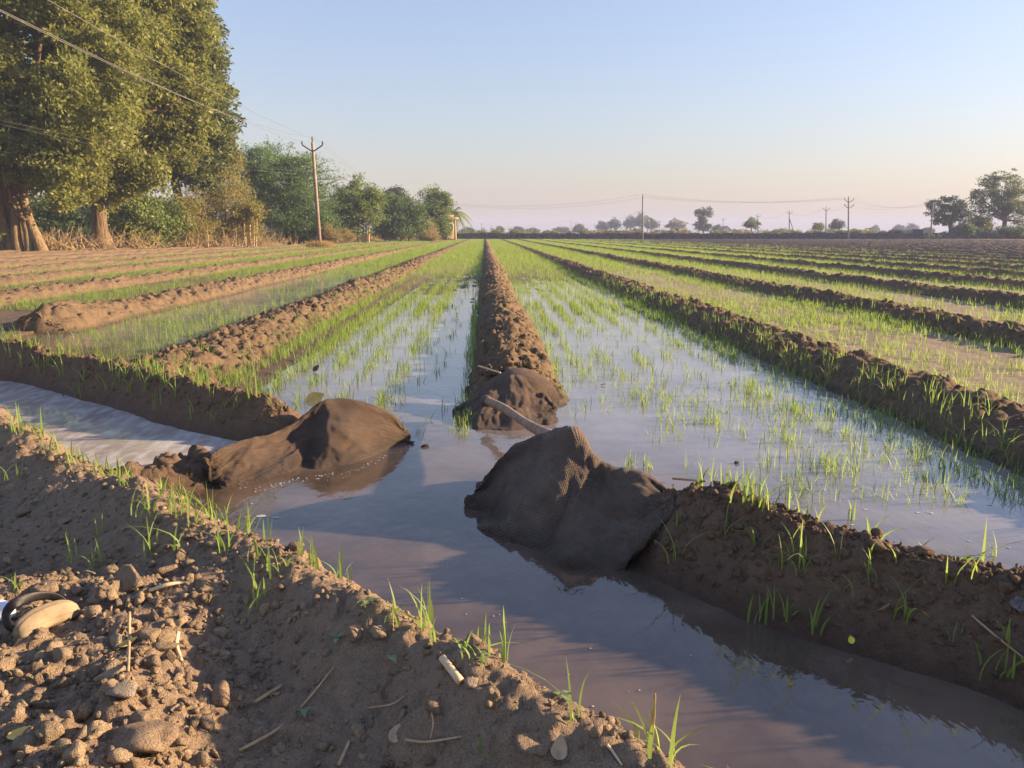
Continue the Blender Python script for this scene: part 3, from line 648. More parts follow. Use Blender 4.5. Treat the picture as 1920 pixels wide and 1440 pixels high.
sandal_part(sole, 'sole', M['sole'], 44, 40)
def inner(u, v):
    wx = np.sqrt(np.clip(1 - (2 * u - 1) ** 4, 0, 1)); return np.stack([(u - .5) * L * .86, .022 + .038 * v * wx, .036 - .014 * (2 * u - 1) ** 2 - .03 * v], -1)
sandal_part(inner, 'insole', M['insole'], 24, 8)
sp_ = [(42, 1190, .000), (16, 1172, .012), (12, 1150, .028), (28, 1131, .040), (58, 1120, .045), (92, 1117, .040), (116, 1126, .024), (130, 1146, .004)]
arc = cat(np.array([gy(px, py, pa[1] + (pb[1] - pa[1]) * np.clip((px - 32) / 115, 0, 1) + off) for px, py, off in sp_]), 6) - np.array(sd_.location)
nA = len(arc); tA = np.gradient(arc, axis=0); tA /= np.linalg.norm(tA, axis=1, keepdims=True); wA = np.cross(tA, np.array([0, -1., .25])); wA /= np.linalg.norm(wA, axis=1, keepdims=True); nAx = np.cross(tA, wA)
th = np.arange(12) / 12 * 2 * math.pi; bw = .0125 - .004 * np.linspace(-1, 1, nA) ** 2
V = arc[:, None] + (np.cos(th)[None, :, None] * wA[:, None] * bw[:, None, None] + np.sin(th)[None, :, None] * nAx[:, None] * .003)
mesh_obj('strap', V.reshape(-1, 3), [(i_ * 12 + j_, i_ * 12 + (j_ + 1) % 12, (i_ + 1) * 12 + (j_ + 1) % 12, (i_ + 1) * 12 + j_) for i_ in range(nA - 1) for j_ in range(12)], M['strap'], sd_)
# white plastic piece at the frame's edge
p = on_near(2, 1165); V, F = ico(4); r = 1 + .10 * vn3(V * 2.1 + 3, 3); V = V * r[:, None] * np.array([.030, .022, .034]); V[:, 2] = np.maximum(V[:, 2], -.012)
o = mesh_obj('plastic_scrap', V, F, M['whitep']); o.location = p + np.array([0, .012, .018]); tag(o, 'white crumpled plastic piece beside the slipper at the left edge', 'litter')
def scrap(px, py, size, label, mat, fn, seed):
    p = fn(px, py); u, v = np.meshgrid(np.linspace(-1, 1, 22), np.linspace(-1, 1, 22)); q = np.stack([u * (1 - .3 * v ** 2), v * (1 - .3 * u ** 2)], -1)
    z = .5 * fbm(u * 1.6 + seed, v * 1.6, 4, seed) + .25 * fbm(u * 5, v * 5, 2, seed + 1)
    V = np.stack([q[..., 0], q[..., 1] * .5 - .3 * z, .8 * q[..., 1] * .6 + z], -1).reshape(-1, 3) * size
    o = mesh_obj('plastic_scrap', V, gridF(22, 22), mat); o.location = p + np.array([0, -.01, .02]); return tag(o, label, 'litter')
M['greyp'] = plain('grey plastic film', (.085, .075, .07), (.20, .18, .17), 30, .45, .002, .5)
scrap(1905, 1142, .026, 'grey torn plastic film stuck in the right bank at the edge', M['greyp'], on_bank, 4)

M['leafy'] = plain('yellow dry leaf', (.55, .36, .09), (.72, .5, .16), 25, .7, .002); M['leafp'] = plain('pale dry leaf', (.34, .24, .14), (.48, .36, .22), 30, .75, .002); M['leafb'] = plain('brown dead leaf', (.10, .06, .045), (.2, .12, .08), 25, .7, .002)
M['leafo'] = plain('orange dead leaf', (.32, .13, .05), (.45, .2, .08), 25, .7, .002); M['petal'] = plain('yellow petal', (.62, .6, .05), (.75, .72, .12), 25, .6, .001)
def leaf(name, p, L, Wd, az, pitch, roll, curl, mat, label, cat='leaf', group=None):
    u, v = np.meshgrid(np.linspace(0, 1, 16), np.linspace(-1, 1, 9)); wd = np.sin(np.clip(u * 1.02, 0, 1) ** .8 * math.pi) ** .75 * Wd / 2 + .0006
    V = np.stack([u * L, v * wd, curl * L * (u - .4) ** 2 + .35 * wd * np.abs(v) * np.sign(curl + .01) + .04 * L * fbm(u * 3, v * 2 + L * 90, 2, 3)], -1).reshape(-1, 3)
    o = mesh_obj(name, V, gridF(9, 16), mat); md = o.modifiers.new('thick', 'SOLIDIFY'); md.thickness = .0006
    o.location = p; o.rotation_euler = (R(roll), R(-pitch), R(az)); return tag(o, label, cat, group)
leaf('dry_leaf', on_near(735, 1400, .008), .040, .026, 70, 25, 20, .5, M['leafp'], 'pale oval dead leaf standing in the shaded foreground soil')
leaf('dry_leaf', on_near(1046, 1435, .006), .045, .03, 80, 25, 10, 1.4, M['leafp'], 'curled pale leaf beside the flat slab near the bottom edge')
leaf('dry_leaf', on_near(716, 1318, .006), .050, .018, 75, 20, 30, .8, M['leafb'], 'shrivelled brown leaf on the shaded foreground slope')
leaf('dry_leaf', on_near(222, 1218, .006), .045, .018, 35, 10, 20, .5, M['leafy'], 'yellow folded leaf among clods right of the slipper')
leaf('dry_leaf', on_near(15, 1390, .008), .05, .022, 15, 10, 30, .6, M['leafy'], 'yellow dry husk leaf lying at the lower left edge')
leaf('dry_leaf', on_near(160, 1328, .008), .04, .014, 40, 20, 10, .5, M['leafo'], 'small orange leaf curled between foreground clods')
leaf('dry_leaf', gy(574, 757, 4.34), .12, .085, 8, 22, 50, .5, M['leafy'], 'large yellow leaf caught behind the left burlap sack')
leaf('dry_leaf', gz(588, 697, .0), .075, .06, 20, 42, 30, .5, M['leafb'], 'dark dead leaf sticking out of the flooded left bed')
leaf('dry_leaf', on_bank(1243, 1034) + [0, -.008, .006], .05, .022, 5, 15, -30, .3, M['leafo'], 'orange leaf on the right bank below the dark sack')
leaf('dry_leaf', on_bank(1643, 1148) + [0, -.008, .006], .045, .035, 10, 15, -40, .6, M['leafp'], 'pale leaf fallen on the shaded face of the right bank')
leaf('flower_petal', on_bank(1595, 1205) + [0, -.006, .0], .022, .02, 100, 60, 0, .4, M['petal'], 'bright yellow petal at the foot of the right bank', 'petal')
leaf('dry_leaf', gz(1125, 722, .005), .05, .03, 5, 5, 0, .3, M['leafo'], 'orange leaf floating in the bed right of the central ridge')
def stick(name, pts, rad, mat, label, cat='stick'):
    P = cat_(np.array(pts), 6); r = np.interp(np.linspace(0, 1, len(P)), np.linspace(0, 1, len(np.atleast_1d(rad))), np.atleast_1d(rad)); c = P.mean(0)
    return tag(recentre(MB().tube(P, r, 8).build(name, mat), c), label, cat)
cat_ = cat
nb_ = lambda x, y, l=.006: on_near(x, y, l)
stick('maize_stub', [nb_(829, 1244, .014), nb_(864, 1288, .012)], [.0085, .0095], M['pale'], 'thick cut pale maize stub lying on the near bank slope', 'stub')
stick('dry_stick', [nb_(244, 1162, .02), nb_(243, 1210, .012), nb_(241, 1262)], [.004, .003], M['stick'], 'upright straw coloured stick among clods right of the slipper')
stick('dry_stick', [nb_(334, 1190), nb_(331, 1215), nb_(341, 1243)], [.0055, .006, .004], M['pale'], 'short twisted root left of the shaded slope')
stick('dry_stick', [nb_(281, 1115, .012), nb_(315, 1105, .014), nb_(347, 1099, .012)], [.005, .006, .003], M['pale'], 'stub of stalk lying behind the two stacked clods')
stick('dry_stick', [nb_(449, 1412), nb_(520, 1372), nb_(572, 1322), nb_(626, 1255)], [.004, .0028, .002], M['stick'], 'long thin stick crossing the shaded foreground soil')
stick('dry_stick', [nb_(760, 1392), nb_(800, 1396), nb_(866, 1386)], [.003, .0022], M['stick'], 'knotted twig lying right of the pale oval leaf')
stick('dry_stick', [nb_(808, 1334), nb_(812, 1362), nb_(807, 1390)], [.0018, .0014], M['stick'], 'thin upright rootlet in the shaded foreground')
stick('dry_stick', [nb_(1138, 1402), nb_(1150, 1416), nb_(1166, 1440)], [.003, .002], M['pale'], 'curved pale straw at the bottom edge near the water')
stick('dry_stick', [nb_(635, 1440), nb_(655, 1395)], [.004, .003], M['stick'], 'brown twig standing at the bottom edge')
stick('dry_stick', [nb_(476, 1322), nb_(528, 1290)], [.005, .0035], M['stick'], 'short bark strip beside a clod on the shaded slope')
stick('dry_stick', [nb_(690, 1332), nb_(735, 1325), nb_(758, 1310)], [.002, .0016], M['stick'], 'bent straw right of the shrivelled brown leaf')
stick('dry_stick', [gy(897, 686, 5.5), gy(938, 699, 5.25)], [.007, .006], M['pale'], 'pale straw stick on the end of the central ridge')
stick('dry_stick', [on_bank(1822, 1154), on_bank(1870, 1195) + [0, -.01, 0], on_bank(1917, 1232) + [0, -.01, 0]], [.003, .003, .002], M['stick'], 'dry stalk lying down the right bank at the edge')
stick('dry_stick', [on_bank(1262, 903) + [0, 0, .015], on_bank(1322, 912) + [0, 0, .02]], [.006, .004], M['stick'], 'brown stick on the right bank crest beside the dark sack')

# ------------------------------------------------------------------ clods one can pick out, each its own thing
def clod(px, py, wpx, label, mat='clod', flat=1.0, seed=0, fn=None):
    p = (fn or on_near)(px, py); d = np.linalg.norm(p - np.array([0, 0, CAM_H])); r = wpx * d / FPX / 2
    V, F = clod_shape(4 if wpx > 60 else 3, 400 + seed); q = np.random.default_rng(seed); V = V @ rotz(q.random() * 6.28).T * np.array([1, .95, flat * .82]) * r
    o = mesh_obj('soil_clod', V, F, M[mat], smooth=wpx > 60, attr={'tone': np.full(len(V), .35 + .5 * q.random())}); o.location = p + np.array([0, r * .35, r * .18]); return tag(o, label, 'clod', 'large clods on the near bank')
big = [(265, 1412, 125, 'big dark rounded clod, largest at the bottom of the foreground', 'nearbank', .72), (228, 1308, 54, 'pale grey stony clod with an angular face left of centre', 'stone', .9), (238, 1104, 62, 'large lit brown clod with a smaller clod perched on it', 'clod', 1),
       (209, 1077, 32, 'small clod perched on the back of the large lit clod', 'clod', 1), (258, 1136, 34, 'rounded clod in front of the large lit clod', 'clod', .9), (408, 1315, 56, 'rough brown clod in half shade, centre of the foreground', 'nearbank', .95),
       (386, 1360, 56, 'smooth dark clod touching the half shaded rough one', 'nearbank', .8), (197, 1276, 42, 'lit clod just behind the pale stony clod', 'clod', 1), (181, 1384, 56, 'blocky lit clod left of the biggest dark clod', 'clod', .95),
       (258, 1358, 44, 'lit clod above the biggest dark clod', 'clod', .9), (41, 1412, 58, 'lit clod near the lower left corner', 'clod', .85), (277, 1200, 48, 'flat lit clod below the upright straw stick', 'clod', .75), (337, 1174, 36, 'cube shaped lit clod right of the upright stick', 'clod', 1),
       (170, 1162, 40, 'smooth clod touching the toe of the slipper', 'clod', .8), (316, 1082, 52, 'dark clod on the slope behind the stalk stub', 'nearbank', .9), (118, 982, 32, 'reddish clod alone on the upper left slope', 'clod', .9),
       (75, 1114, 56, 'slab of crust behind the slipper', 'nearbank', .7), (143, 1110, 32, 'upright dark clod behind the slipper toe', 'nearbank', 1.3), (664, 1200, 54, 'brown rounded clod on the near bank crest by the water', 'nearbank', .9), (710, 1196, 50, 'lit tapered clod next to the rounded crest clod', 'clod', .9),
       (996, 1412, 96, 'flat grey brown slab at the bottom right of the bank', 'nearbank', .55), (886, 1288, 30, 'pale clod below the maize stub', 'stone', 1), (921, 1306, 26, 'knobbly twin clod right of the pale one', 'clod', 1.2), (1129, 1342, 30, 'clod on the crest above the bottom water edge', 'clod', 1),
       (448, 1290, 34, 'small grey clod alone on the shaded slope', 'nearbank', .9), (556, 1250, 34, 'half buried clod high on the shaded slope', 'nearbank', .7), (502, 1236, 24, 'narrow clod left of the half buried one', 'nearbank', 1), (744, 1262, 30, 'round clod in shade below the crest', 'nearbank', .8),
       (40, 964, 40, 'grey flat clod at the upper left edge', 'nearbank', .7), (310, 1222, 44, 'leaning lit slab beside the twisted root', 'clod', .7)]
for i, (px, py, w_, lb, mt, fl) in enumerate(big): clod(px, py, w_, lb, mt, fl, i)
CM = []
for k in range(6):
    V, F = clod_shape(3, 900 + k); q = mesh_obj('soil_clod', V, F, M['clod'], smooth=False, attr={'tone': np.full(len(V), .2 + .12 * k)}); CM.append(q.data); bpy.data.objects.remove(q)
g = np.random.default_rng(123); cnt = 0
while cnt < 190:
    px, py = g.uniform(0, 560), g.uniform(1010, 1440)
    if g.random() > (1.0 if px < 330 - (1200 - py) * .2 and py > 1110 else .16): continue
    if abs(px - 85) < 85 and abs(py - 1165) < 60: continue
    p = on_near(px, py); r = float(np.clip(g.lognormal(-4.3, .42), .007, .03))
    o = bpy.data.objects.new('soil_clod', CM[cnt % 6]); COL.objects.link(o); o.location = p + np.array([0, 0, r * .25]); o.scale = [r * v for v in g.uniform(.8, 1.2, 3)]; o.rotation_euler = g.uniform(0, 6.28, 3)
    tag(o, 'crumbly dry brown clod lying among many like it on the near bank', 'clod', 'crumbly clods strewn over the near bank'); cnt += 1
for px, py, w_, lb in ((1650, 1030, 52, 'flat clod on the right bank crest'), (1730, 1042, 44, 'rounded clod on the crest right of the flat clod'), (1300, 925, 24, 'lit round clod beside the dark sack hem'), (1368, 935, 24, 'small dark clod on the crest above the orange leaf'), (1890, 1105, 34, 'clod near the plastic film on the right bank'), (1525, 1050, 26, 'grey clod half way up the right bank face')):
    clod(px, py, w_, lb, 'bank', .85, int(px), on_bank)['group'] = 'clods on the right bank'
for px, py, w_, lb in ((1382, 870, 15, 'small wet clod poking from the flooded right bed'), (795, 838, 18, 'wet clod in the water off the left sack tip'), (770, 832, 20, 'wet clod against the left sack tip'), (605, 612, 14, 'dark clod in the flooded left bed')):
    clod(px, py, w_, lb, 'bank', .6, int(px), lambda a_, b_: gz(a_, b_, .0))['group'] = 'clods lying in the water'

# ------------------------------------------------------------------ single grass tufts and small weeds on the banks
def tuft(p, hgt, n, label, seed, mat='wheat', wid=.0088, lean=.8, nm='grass_tuft', ct='grass tuft', group=None):
    o = blades(nm, np.zeros((1, 3)), hgt * 1.15, wid, M[mat], seed, 5, lean, n, spread=.008 + .0015 * n); o.location = p; return tag(o, label, ct, group)
nearT = [(1076, 1340, .135, 3, 'tall tuft of two green blades on the near bank by the bottom water'), (1245, 1425, .10, 4, 'green tuft at the bottom edge beside an orange blade'), (810, 1210, .095, 3, 'green tuft with a long slanting blade on the crest'), (745, 1170, .10, 4, 'drooping green tuft on the near bank crest'), (666, 1145, .10, 2, 'single upright green blade on the crest'),
         (530, 1075, .10, 7, 'dense tuft above the water at the bend of the near bank'), (425, 1030, .10, 7, 'bushy tuft on the edge where the near bank turns'), (475, 1050, .08, 5, 'spreading tuft between two denser tufts on the edge'), (480, 1140, .12, 5, 'long bladed tuft on the slope left of the water'), (875, 1230, .06, 4, 'short tuft on the crest above the maize stub'),
         (905, 1245, .055, 4, 'short tuft with a pale weed leaf beside it'), (280, 1040, .13, 5, 'yellowish splayed tuft on the upper slope'), (345, 1030, .11, 4, 'thin tuft right of the yellowish splayed tuft'), (280, 965, .11, 9, 'thick tuft on the crest below the clod dam'), (330, 965, .10, 8, 'leafy tuft at the foot of the clod dam'), (370, 985, .09, 6, 'tuft at the water edge below the dam'),
         (135, 1055, .12, 4, 'slim tuft on the shaded upper left slope'), (175, 1065, .10, 4, 'low tuft left of the perched clod'), (40, 1105, .06, 3, 'tiny tuft behind the slipper'), (195, 1000, .08, 3, 'slim tuft on the upper slope beneath the crest'), (915, 1418, .05, 2, 'tiny bright tuft at the bottom edge'), (1183, 1365, .05, 2, 'tiny tuft half sunk at the bank edge'),
         (25, 900, .11, 4, 'tuft on the far left of the near bank'), (100, 850, .14, 8, 'tall tuft on the crest beside the rushing water'), (140, 870, .12, 6, 'tuft on the crest right of the tall one'), (35, 810, .12, 10, 'dense tuft at the left edge above the rushing water'), (70, 820, .13, 8, 'grass clump next to the dense left edge tuft'), (195, 885, .10, 6, 'short clump where the crest nears the dam'), (240, 910, .10, 7, 'clump at the near end of the clod dam')]
for i, (px, py, hh, n, lb) in enumerate(nearT): tuft(on_near(px, py), hh, n, lb, 500 + i, group='grass tufts on the near bank')
leaf('dried_grass', on_near(1217, 1412), .105, .008, 65, 68, 0, .1, M['leafy'], 'single orange dried blade at the bottom water edge', 'grass blade')
bankT = [(1425, 1165, .12, 8, 'dense tuft at the waterline of the right bank'), (1480, 1160, .09, 4, 'tuft beside the dense waterline tuft'), (1525, 1185, .11, 5, 'tuft of three upright blades low on the right bank'), (1508, 1075, .14, 5, 'tall tuft half way up the right bank'), (1487, 1030, .11, 3, 'single tall blade under the crest of the right bank'), (1460, 1062, .05, 4, 'tiny leafy tuft on the bank face'), (1610, 1120, .09, 2, 'lone leaning blade on the bank face'), (1705, 1170, .13, 4, 'tuft of narrow blades right of the pale leaf'),
         (1690, 1160, .07, 3, 'short tuft touching the pale leaf'), (1775, 1100, .12, 2, 'upright blade near the plastic film'), (1885, 1210, .12, 4, 'tuft below the plastic film'), (1850, 1270, .11, 3, 'slim tuft low on the right bank at the edge'), (1885, 1280, .10, 4, 'tuft at the lower right edge of the bank'), (1785, 1205, .07, 3, 'small arching tuft low on the bank'), (1220, 1020, .12, 2, 'two blades growing over the dark sack edge'), (1275, 985, .06, 3, 'small tuft by the hem of the dark sack'), (1405, 945, .13, 10, 'dense tuft on the crest of the right bank'), (1440, 955, .12, 8, 'second dense tuft just right on the crest'),
         (1180, 880, .10, 10, 'bright grass clump behind the dark sack'), (1215, 880, .09, 8, 'grass clump on mud right of the dark sack'), (1595, 975, .09, 5, 'tuft behind the right bank crest'), (1870, 1045, .11, 4, 'tuft on the crest at the right edge')]
for i, (px, py, hh, n, lb) in enumerate(bankT): tuft(on_bank(px, py), hh, n, lb, 560 + i, group='grass tufts on the right bank')
g = np.random.default_rng(31)
for i in range(34):
    s_ = g.uniform(-1.3, .15); w_ = 2.4 + g.choice([-.22, -.12, .02, .08], p=[.3, .25, .25, .2]) + g.normal() * .03; x_, y_ = xy(s_, w_); z_ = float(bank_z(np.array([x_]), np.array([y_]), *RB)[0])
    if z_ > .015: tuft(np.array([x_, y_, z_ - .004]), g.uniform(.07, .14), int(g.integers(2, 6)), 'thin green grass shoots sprouting from the right bank among others like them', 700 + i, group='grass shoots on the right bank')
for i in range(46):
    s_ = g.uniform(-4.6, .05); w_ = 1.14 + abs(g.normal(0, .09)); x_, y_ = xy(s_, w_); z_ = float(near_z(np.array([x_]), np.array([y_]))[0])
    if z_ > .03 and (s_ < -1.2 or g.random() < .4): tuft(np.array([x_, y_, z_ - .004]), g.uniform(.06, .13), int(g.integers(2, 7)), 'thin green grass shoots along the crest of the near bank', 760 + i, group='grass shoots on the near bank')
def on_left(px, py): return hit(px, py, lambda x, y: np.maximum(.05, bank_z(x, y, *LB)), 3.0, 11.0)
leftT = [(40, 690), (75, 700), (115, 710), (160, 715), (205, 730), (230, 720), (255, 700), (270, 690), (150, 745), (295, 770), (420, 770), (400, 745), (445, 770), (470, 750), (360, 785), (475, 745), (25, 640), (60, 660), (130, 670), (340, 705), (515, 770), (560, 770), (10, 645), (45, 655), (95, 668), (190, 690), (215, 700), (285, 710), (310, 715), (375, 730), (20, 670), (90, 690), (185, 720), (245, 735), (275, 735), (330, 745), (395, 790)]
for i, (px, py) in enumerate(leftT): tuft(on_left(px, py), .13 + .05 * ((i * 7) % 5) / 5, 4 + (i * 5) % 5, 'bright green tuft hanging on the shaded face of the left bank', 600 + i, group='grass tufts on the left bank')
g = np.random.default_rng(41)
for i in range(40):
    s_ = g.uniform(-7.6, -3.7); w_ = np.interp(s_, LB[0], LB[1]) + g.normal(.02, .06); x_, y_ = xy(s_, w_); z_ = float(bank_z(np.array([x_]), np.array([y_]), *LB)[0])
    tuft(np.array([x_, y_, z_ - .004]), g.uniform(.09, .16), int(g.integers(3, 8)), 'green tuft growing along the sunlit crest of the left bank', 840 + i, group='grass tufts on the left bank crest')
M['weed'] = leafm('grey green weed leaf', (.15, .21, .10), (.25, .31, .16), .3, .5)
def weed(p, sz, label, seed):
    g = np.random.default_rng(seed); Vs = []; Fs = []; n = 0
    for k in range(3 + seed % 2):
        az = k * 2.2 + g.random(); L = sz * g.uniform(.7, 1.2); u, v = np.meshgrid(np.linspace(0, 1, 9), np.linspace(-1, 1, 5)); wd = np.sin(u ** .7 * math.pi) * L * .24
        q = np.stack([u * L, v * wd, .35 * L + L * (.5 * u - .55 * u * u) + .12 * wd * np.abs(v)], -1).reshape(-1, 3) @ rotz(az).T; Vs.append(q); Fs.append(gridF(5, 9, n)); n += 45
    V = np.concatenate(Vs); o = mesh_obj('small_weed', V, np.concatenate(Fs), M['weed'], attr={'tone': np.repeat(g.random(n // 45), 45)}); o.location = p
    mb = MB().tube([(0, 0, -.01), (0, 0, sz * .36)], .0012, 5).build('stem', M['weed'], o); return tag(o, label, 'weed', 'small round leaved weeds on the near bank')
for i, (px, py, lb) in enumerate(((733, 1240, 'small weed with two pale leaves under the crest'), (632, 1203, 'blue green weed beside the rounded crest clod'), (570, 1338, 'tiny blue green weed by the long thin stick'), (235, 995, 'round leaved weed on the upper left slope'), (905, 1240, 'weed sprouting beside the short crest tuft'), (690, 1135, 'low weed at the water edge near a single blade'), (1050, 1310, 'flat weed at the edge of the water'), (62, 945, 'weed at the upper left among grey clods'), (1318, 1405, 'weed drooping toward the water at the bottom'))):
    weed(on_near(px, py), .028, lb, i)

# floating foam flecks
g = np.random.default_rng(9); Vs = []; Fs = []; n0 = 0; M['foam'] = plain('white foam', (.36, .35, .36), (.5, .5, .51), 90, .8, .001)
sp = [(490, 968, .014), (518, 971, .009), (462, 970, .006), (472, 945, .004)] + [(g.uniform(430, 1300), g.uniform(930, 1330), g.uniform(.001, .003)) for _ in range(45)] + [(g.uniform(1380, 1900), g.uniform(900, 1050), g.uniform(.002, .007)) for _ in range(35)] + [(g.uniform(450, 775), 0, g.uniform(.0012, .0042)) for _ in range(80)]
for px, py, r in sp:
    if py == 0: py = np.interp(px, [480, 572, 648, 715, 766], [914, 893, 883, 857, 836]) + abs(g.normal(0, 5))
    c = gz(px, py); th = np.arange(14) / 14 * 6.283; rr = r * (1 + .35 * fbm(np.cos(th) * 2 + px, np.sin(th) * 2, 2, 5))
    rim = np.stack([c[0] + np.cos(th) * rr * 1.5, c[1] + np.sin(th) * rr, 0 * th + .0015], 1); Vs.append(np.concatenate([rim, [[c[0], c[1], .0035]]])); Fs += [(n0 + k, n0 + (k + 1) % 14, n0 + 14) for k in range(14)]; n0 += 15
tag(mesh_obj('foam', np.concatenate(Vs), Fs, M['foam']), 'small white foam flecks floating on the muddy water', 'foam', None, 'stuff')

# ------------------------------------------------------------------ trees: trunk with limbs, crown of leaf clumps
def clumps(blobs, n_clump, per, rc, leaf_l, seed, shell=.55, gap=.0, width=.45, flat=.6, droop=0.0):
    """leaf-sized faces gathered in clumps through a union of ellipsoids (centre, radii)"""
    g = np.random.default_rng(seed); vol = np.array([r[0] * r[1] * r[2] for _, r in blobs]) ** (2 / 3); pick = g.choice(len(blobs), n_clump, p=vol / vol.sum())
    C = np.array([b[0] for b in blobs])[pick]; Rr = np.array([b[1] for b in blobs])[pick]
    d = g.normal(size=(n_clump, 3)); d /= np.linalg.norm(d, axis=1, keepdims=True); rad = (shell + (1 - shell) * g.random(n_clump)) ** .8; rad = rad * (1 + .34 * vn3(d * 2.3 + pick[:, None] * 5.0, seed + 3) + .16 * vn3(d * 5 + pick[:, None], seed + 4))
    c = C + d * Rr * rad[:, None]
    if gap > 0: c = c[vn3(c / (Rr.mean() * .30) + seed, seed) > -.62 + gap]

    n = len(c); sz = rc * g.uniform(.6, 1.35, n); p = np.repeat(c, per, 0); e = g.normal(size=(n * per, 3)); e /= np.linalg.norm(e, axis=1, keepdims=True)
    p = p + e * (np.repeat(sz, per) * g.random(n * per) ** .5)[:, None] * np.array([1, 1, flat])
    N = len(p); ax = e * .8 + g.normal(size=(N, 3)) * .6 + np.array([0, 0, -droop]); ax /= np.linalg.norm(ax, axis=1, keepdims=True)
    sd = np.cross(ax, g.normal(size=(N, 3))); sd /= np.linalg.norm(sd, axis=1, keepdims=True); L = leaf_l * g.uniform(.6, 1.3, N); wd = L * width / 2
    V = np.stack([p - ax * L[:, None] / 2, p + sd * wd[:, None], p + ax * L[:, None] / 2, p - sd * wd[:, None]], 1)
    tone = np.clip(np.repeat(g.normal(.45, .22, n), per) + g.normal(0, .18, N), 0, 1)
    return V.reshape(-1, 3), np.arange(N * 4).reshape(-1, 4), np.repeat(tone, 4)
def limb(mb, a, b, r0, r1, seed, wig=.12, n=7, k=7):
    g = np.random.default_rng(seed); a = np.asarray(a, float); b = np.asarray(b, float); t = np.linspace(0, 1, n)[:, None]; L = np.linalg.norm(b - a)
    P = a + (b - a) * t + np.cumsum(g.normal(size=(n, 3)), 0) / math.sqrt(n) * L * wig * t * (1 - t * .6); mb.tube(P, r0 + (r1 - r0) * t[:, 0] ** .8, k); return P
def px_blobs(bl, D, depth=1.0):
    out = []
    for b in bl:
        px, py, rx, ry = b[:4]; dd = b[4] if len(b) > 4 else 0.0; c = gy(px, py, D + dd); out.append((c, (rx * D / FPX, rx * D / FPX * depth, ry * D / FPX)))
    return out
def tree(name, label, D, base, blobs, leafmat, barkmat, n_clump, per, rc, leaf_l, seed, trunks=((0, 0, .3),), group=None, cat='tree', gap=0.0, shell=.55, width=.45, limbs=8, top=None, z0=None, flat=.6, droop=0.0, depth=1.0, sides=10, extra=None):
    """base = photo point of the foot at distance D; trunks = (dx, dy, radius) stems"""
    foot = gy(base[0], base[1], D)
    foot[2] = float(ground_z(np.array([foot[0]]), np.array([foot[1]]))[0]) - .05 if z0 is None else z0
    h = empty(name, foot, label, cat, group); B = px_blobs(blobs, D, depth); Bl = [(c - foot, r) for c, r in B]
    V, F, T = clumps(Bl, n_clump, per, rc, leaf_l, seed, shell, gap, width, flat, droop); mesh_obj('crown', V, F, leafmat, h, smooth=False, attr={'tone': T})
    mb = MB(); g = np.random.default_rng(seed + 7); zc = np.mean([c[2] for c, r in Bl]); low = min(c[2] - r[2] for c, r in Bl)
    for i, (dx, dy, r) in enumerate(trunks):
        tgt = np.array([dx * 1.3 + g.normal() * r, dy + g.normal() * r, max(low + .35 * (zc - low), .5) if top is None else top]); n = 9; t = np.linspace(0, 1, n)
        P = np.array([dx, dy, 0]) + (tgt - np.array([dx, dy, 0])) * t[:, None] + np.cumsum(g.normal(size=(n, 3)) * [1, 1, 0], 0) * r * .12
        rr = r * (1 - .34 * t + .28 * np.exp(-t * 10)) * (1 + .08 * g.normal(size=n)); mb.tube(P, rr, sides)
        for k in range(max(1, limbs // len(trunks))):
            c, rad = Bl[(k + i * 3) % len(Bl)]; q = c + g.normal(size=3) * np.array(rad) * .3; Q = limb(mb, P[-1 - (k % 2)], q, r * .5, r * .10, seed + 31 * k + i, .16)
            for m_ in range(2): limb(mb, Q[3 + m_ * 2], Q[3 + m_ * 2] + g.normal(size=3) * np.array(rad) * .28, r * .2, r * .04, seed + 77 * k + m_, .2, 5, 5)
    mb.build('trunk', barkmat, h)
    if extra: extra(h, foot)
    return h
LM = {}
def L_(key, a, b, tr=.35, ta=None): LM[key] = leafm(key, a, b, tr, .55, ta); return LM[key]
olive = L_('olive fig leaf', (.075, .092, .02), (.29, .30, .072), .42); dark = L_('dark neem leaf', (.055, .08, .02), (.18, .20, .055)); thorn = L_('feathery acacia leaf', (.06, .12, .04), (.18, .27, .09)); yell = L_('yellowish thicket leaf', (.15, .15, .035), (.34, .29, .09))
mid = L_('mid green leaf', (.085, .13, .03), (.23, .28, .07)); far_g = L_('distant leaf', (.045, .07, .028), (.10, .13, .055)); hedge = L_('hedge leaf', (.10, .115, .04), (.24, .22, .09)); neem = L_('right neem leaf', (.06, .09, .024), (.17, .20, .055)); blue = L_('dark bush leaf', (.05, .09, .028), (.14, .20, .06))  # bush leaf is a darker green than the mid leaf

# the big fig at the left: braided pale stems
def fig_roots(h, foot):
    mb = MB()
    for i, (dx, dy, r, lean, hh) in enumerate(((-1.15, -.2, .17, -.5, 3.6), (-.55, -.45, .22, -.55, 3.9), (.05, -.55, .25, -.45, 4.0), (.50, -.5, .20, -.55, 3.8), (1.05, -.35, .28, -.85, 4.0))):
        t = np.linspace(0, 1, 10); P = np.stack([dx + lean * t + .12 * np.sin(t * 5 + i * 2), dy + .25 * t, hh * t - .1], 1); mb.tube(P, r * (1.15 - .45 * t + .3 * np.exp(-t * 10)), 12)
    mb.tube([(.55, -.55, 1.9), (.1, -.7, 2.3), (-.3, -.6, 2.9)], .12, 8); mb.build('aerial_root', M['figbark'], h)
tree('fig_tree', 'huge spreading fig tree with braided pale stems at the left edge', 47, (48, 466), [(40, 110, 150, 150), (-90, 200, 150, 210), (10, 275, 130, 72, -1), (150, 170, 105, 120, -1.5), (90, 10, 170, 120), (130, 310, 80, 66, -2)], olive, M['bark'], 3300, 56, .78, .29, 1, ((-.1, .7, .55),), gap=.34, limbs=14, shell=.55, extra=fig_roots, sides=14)
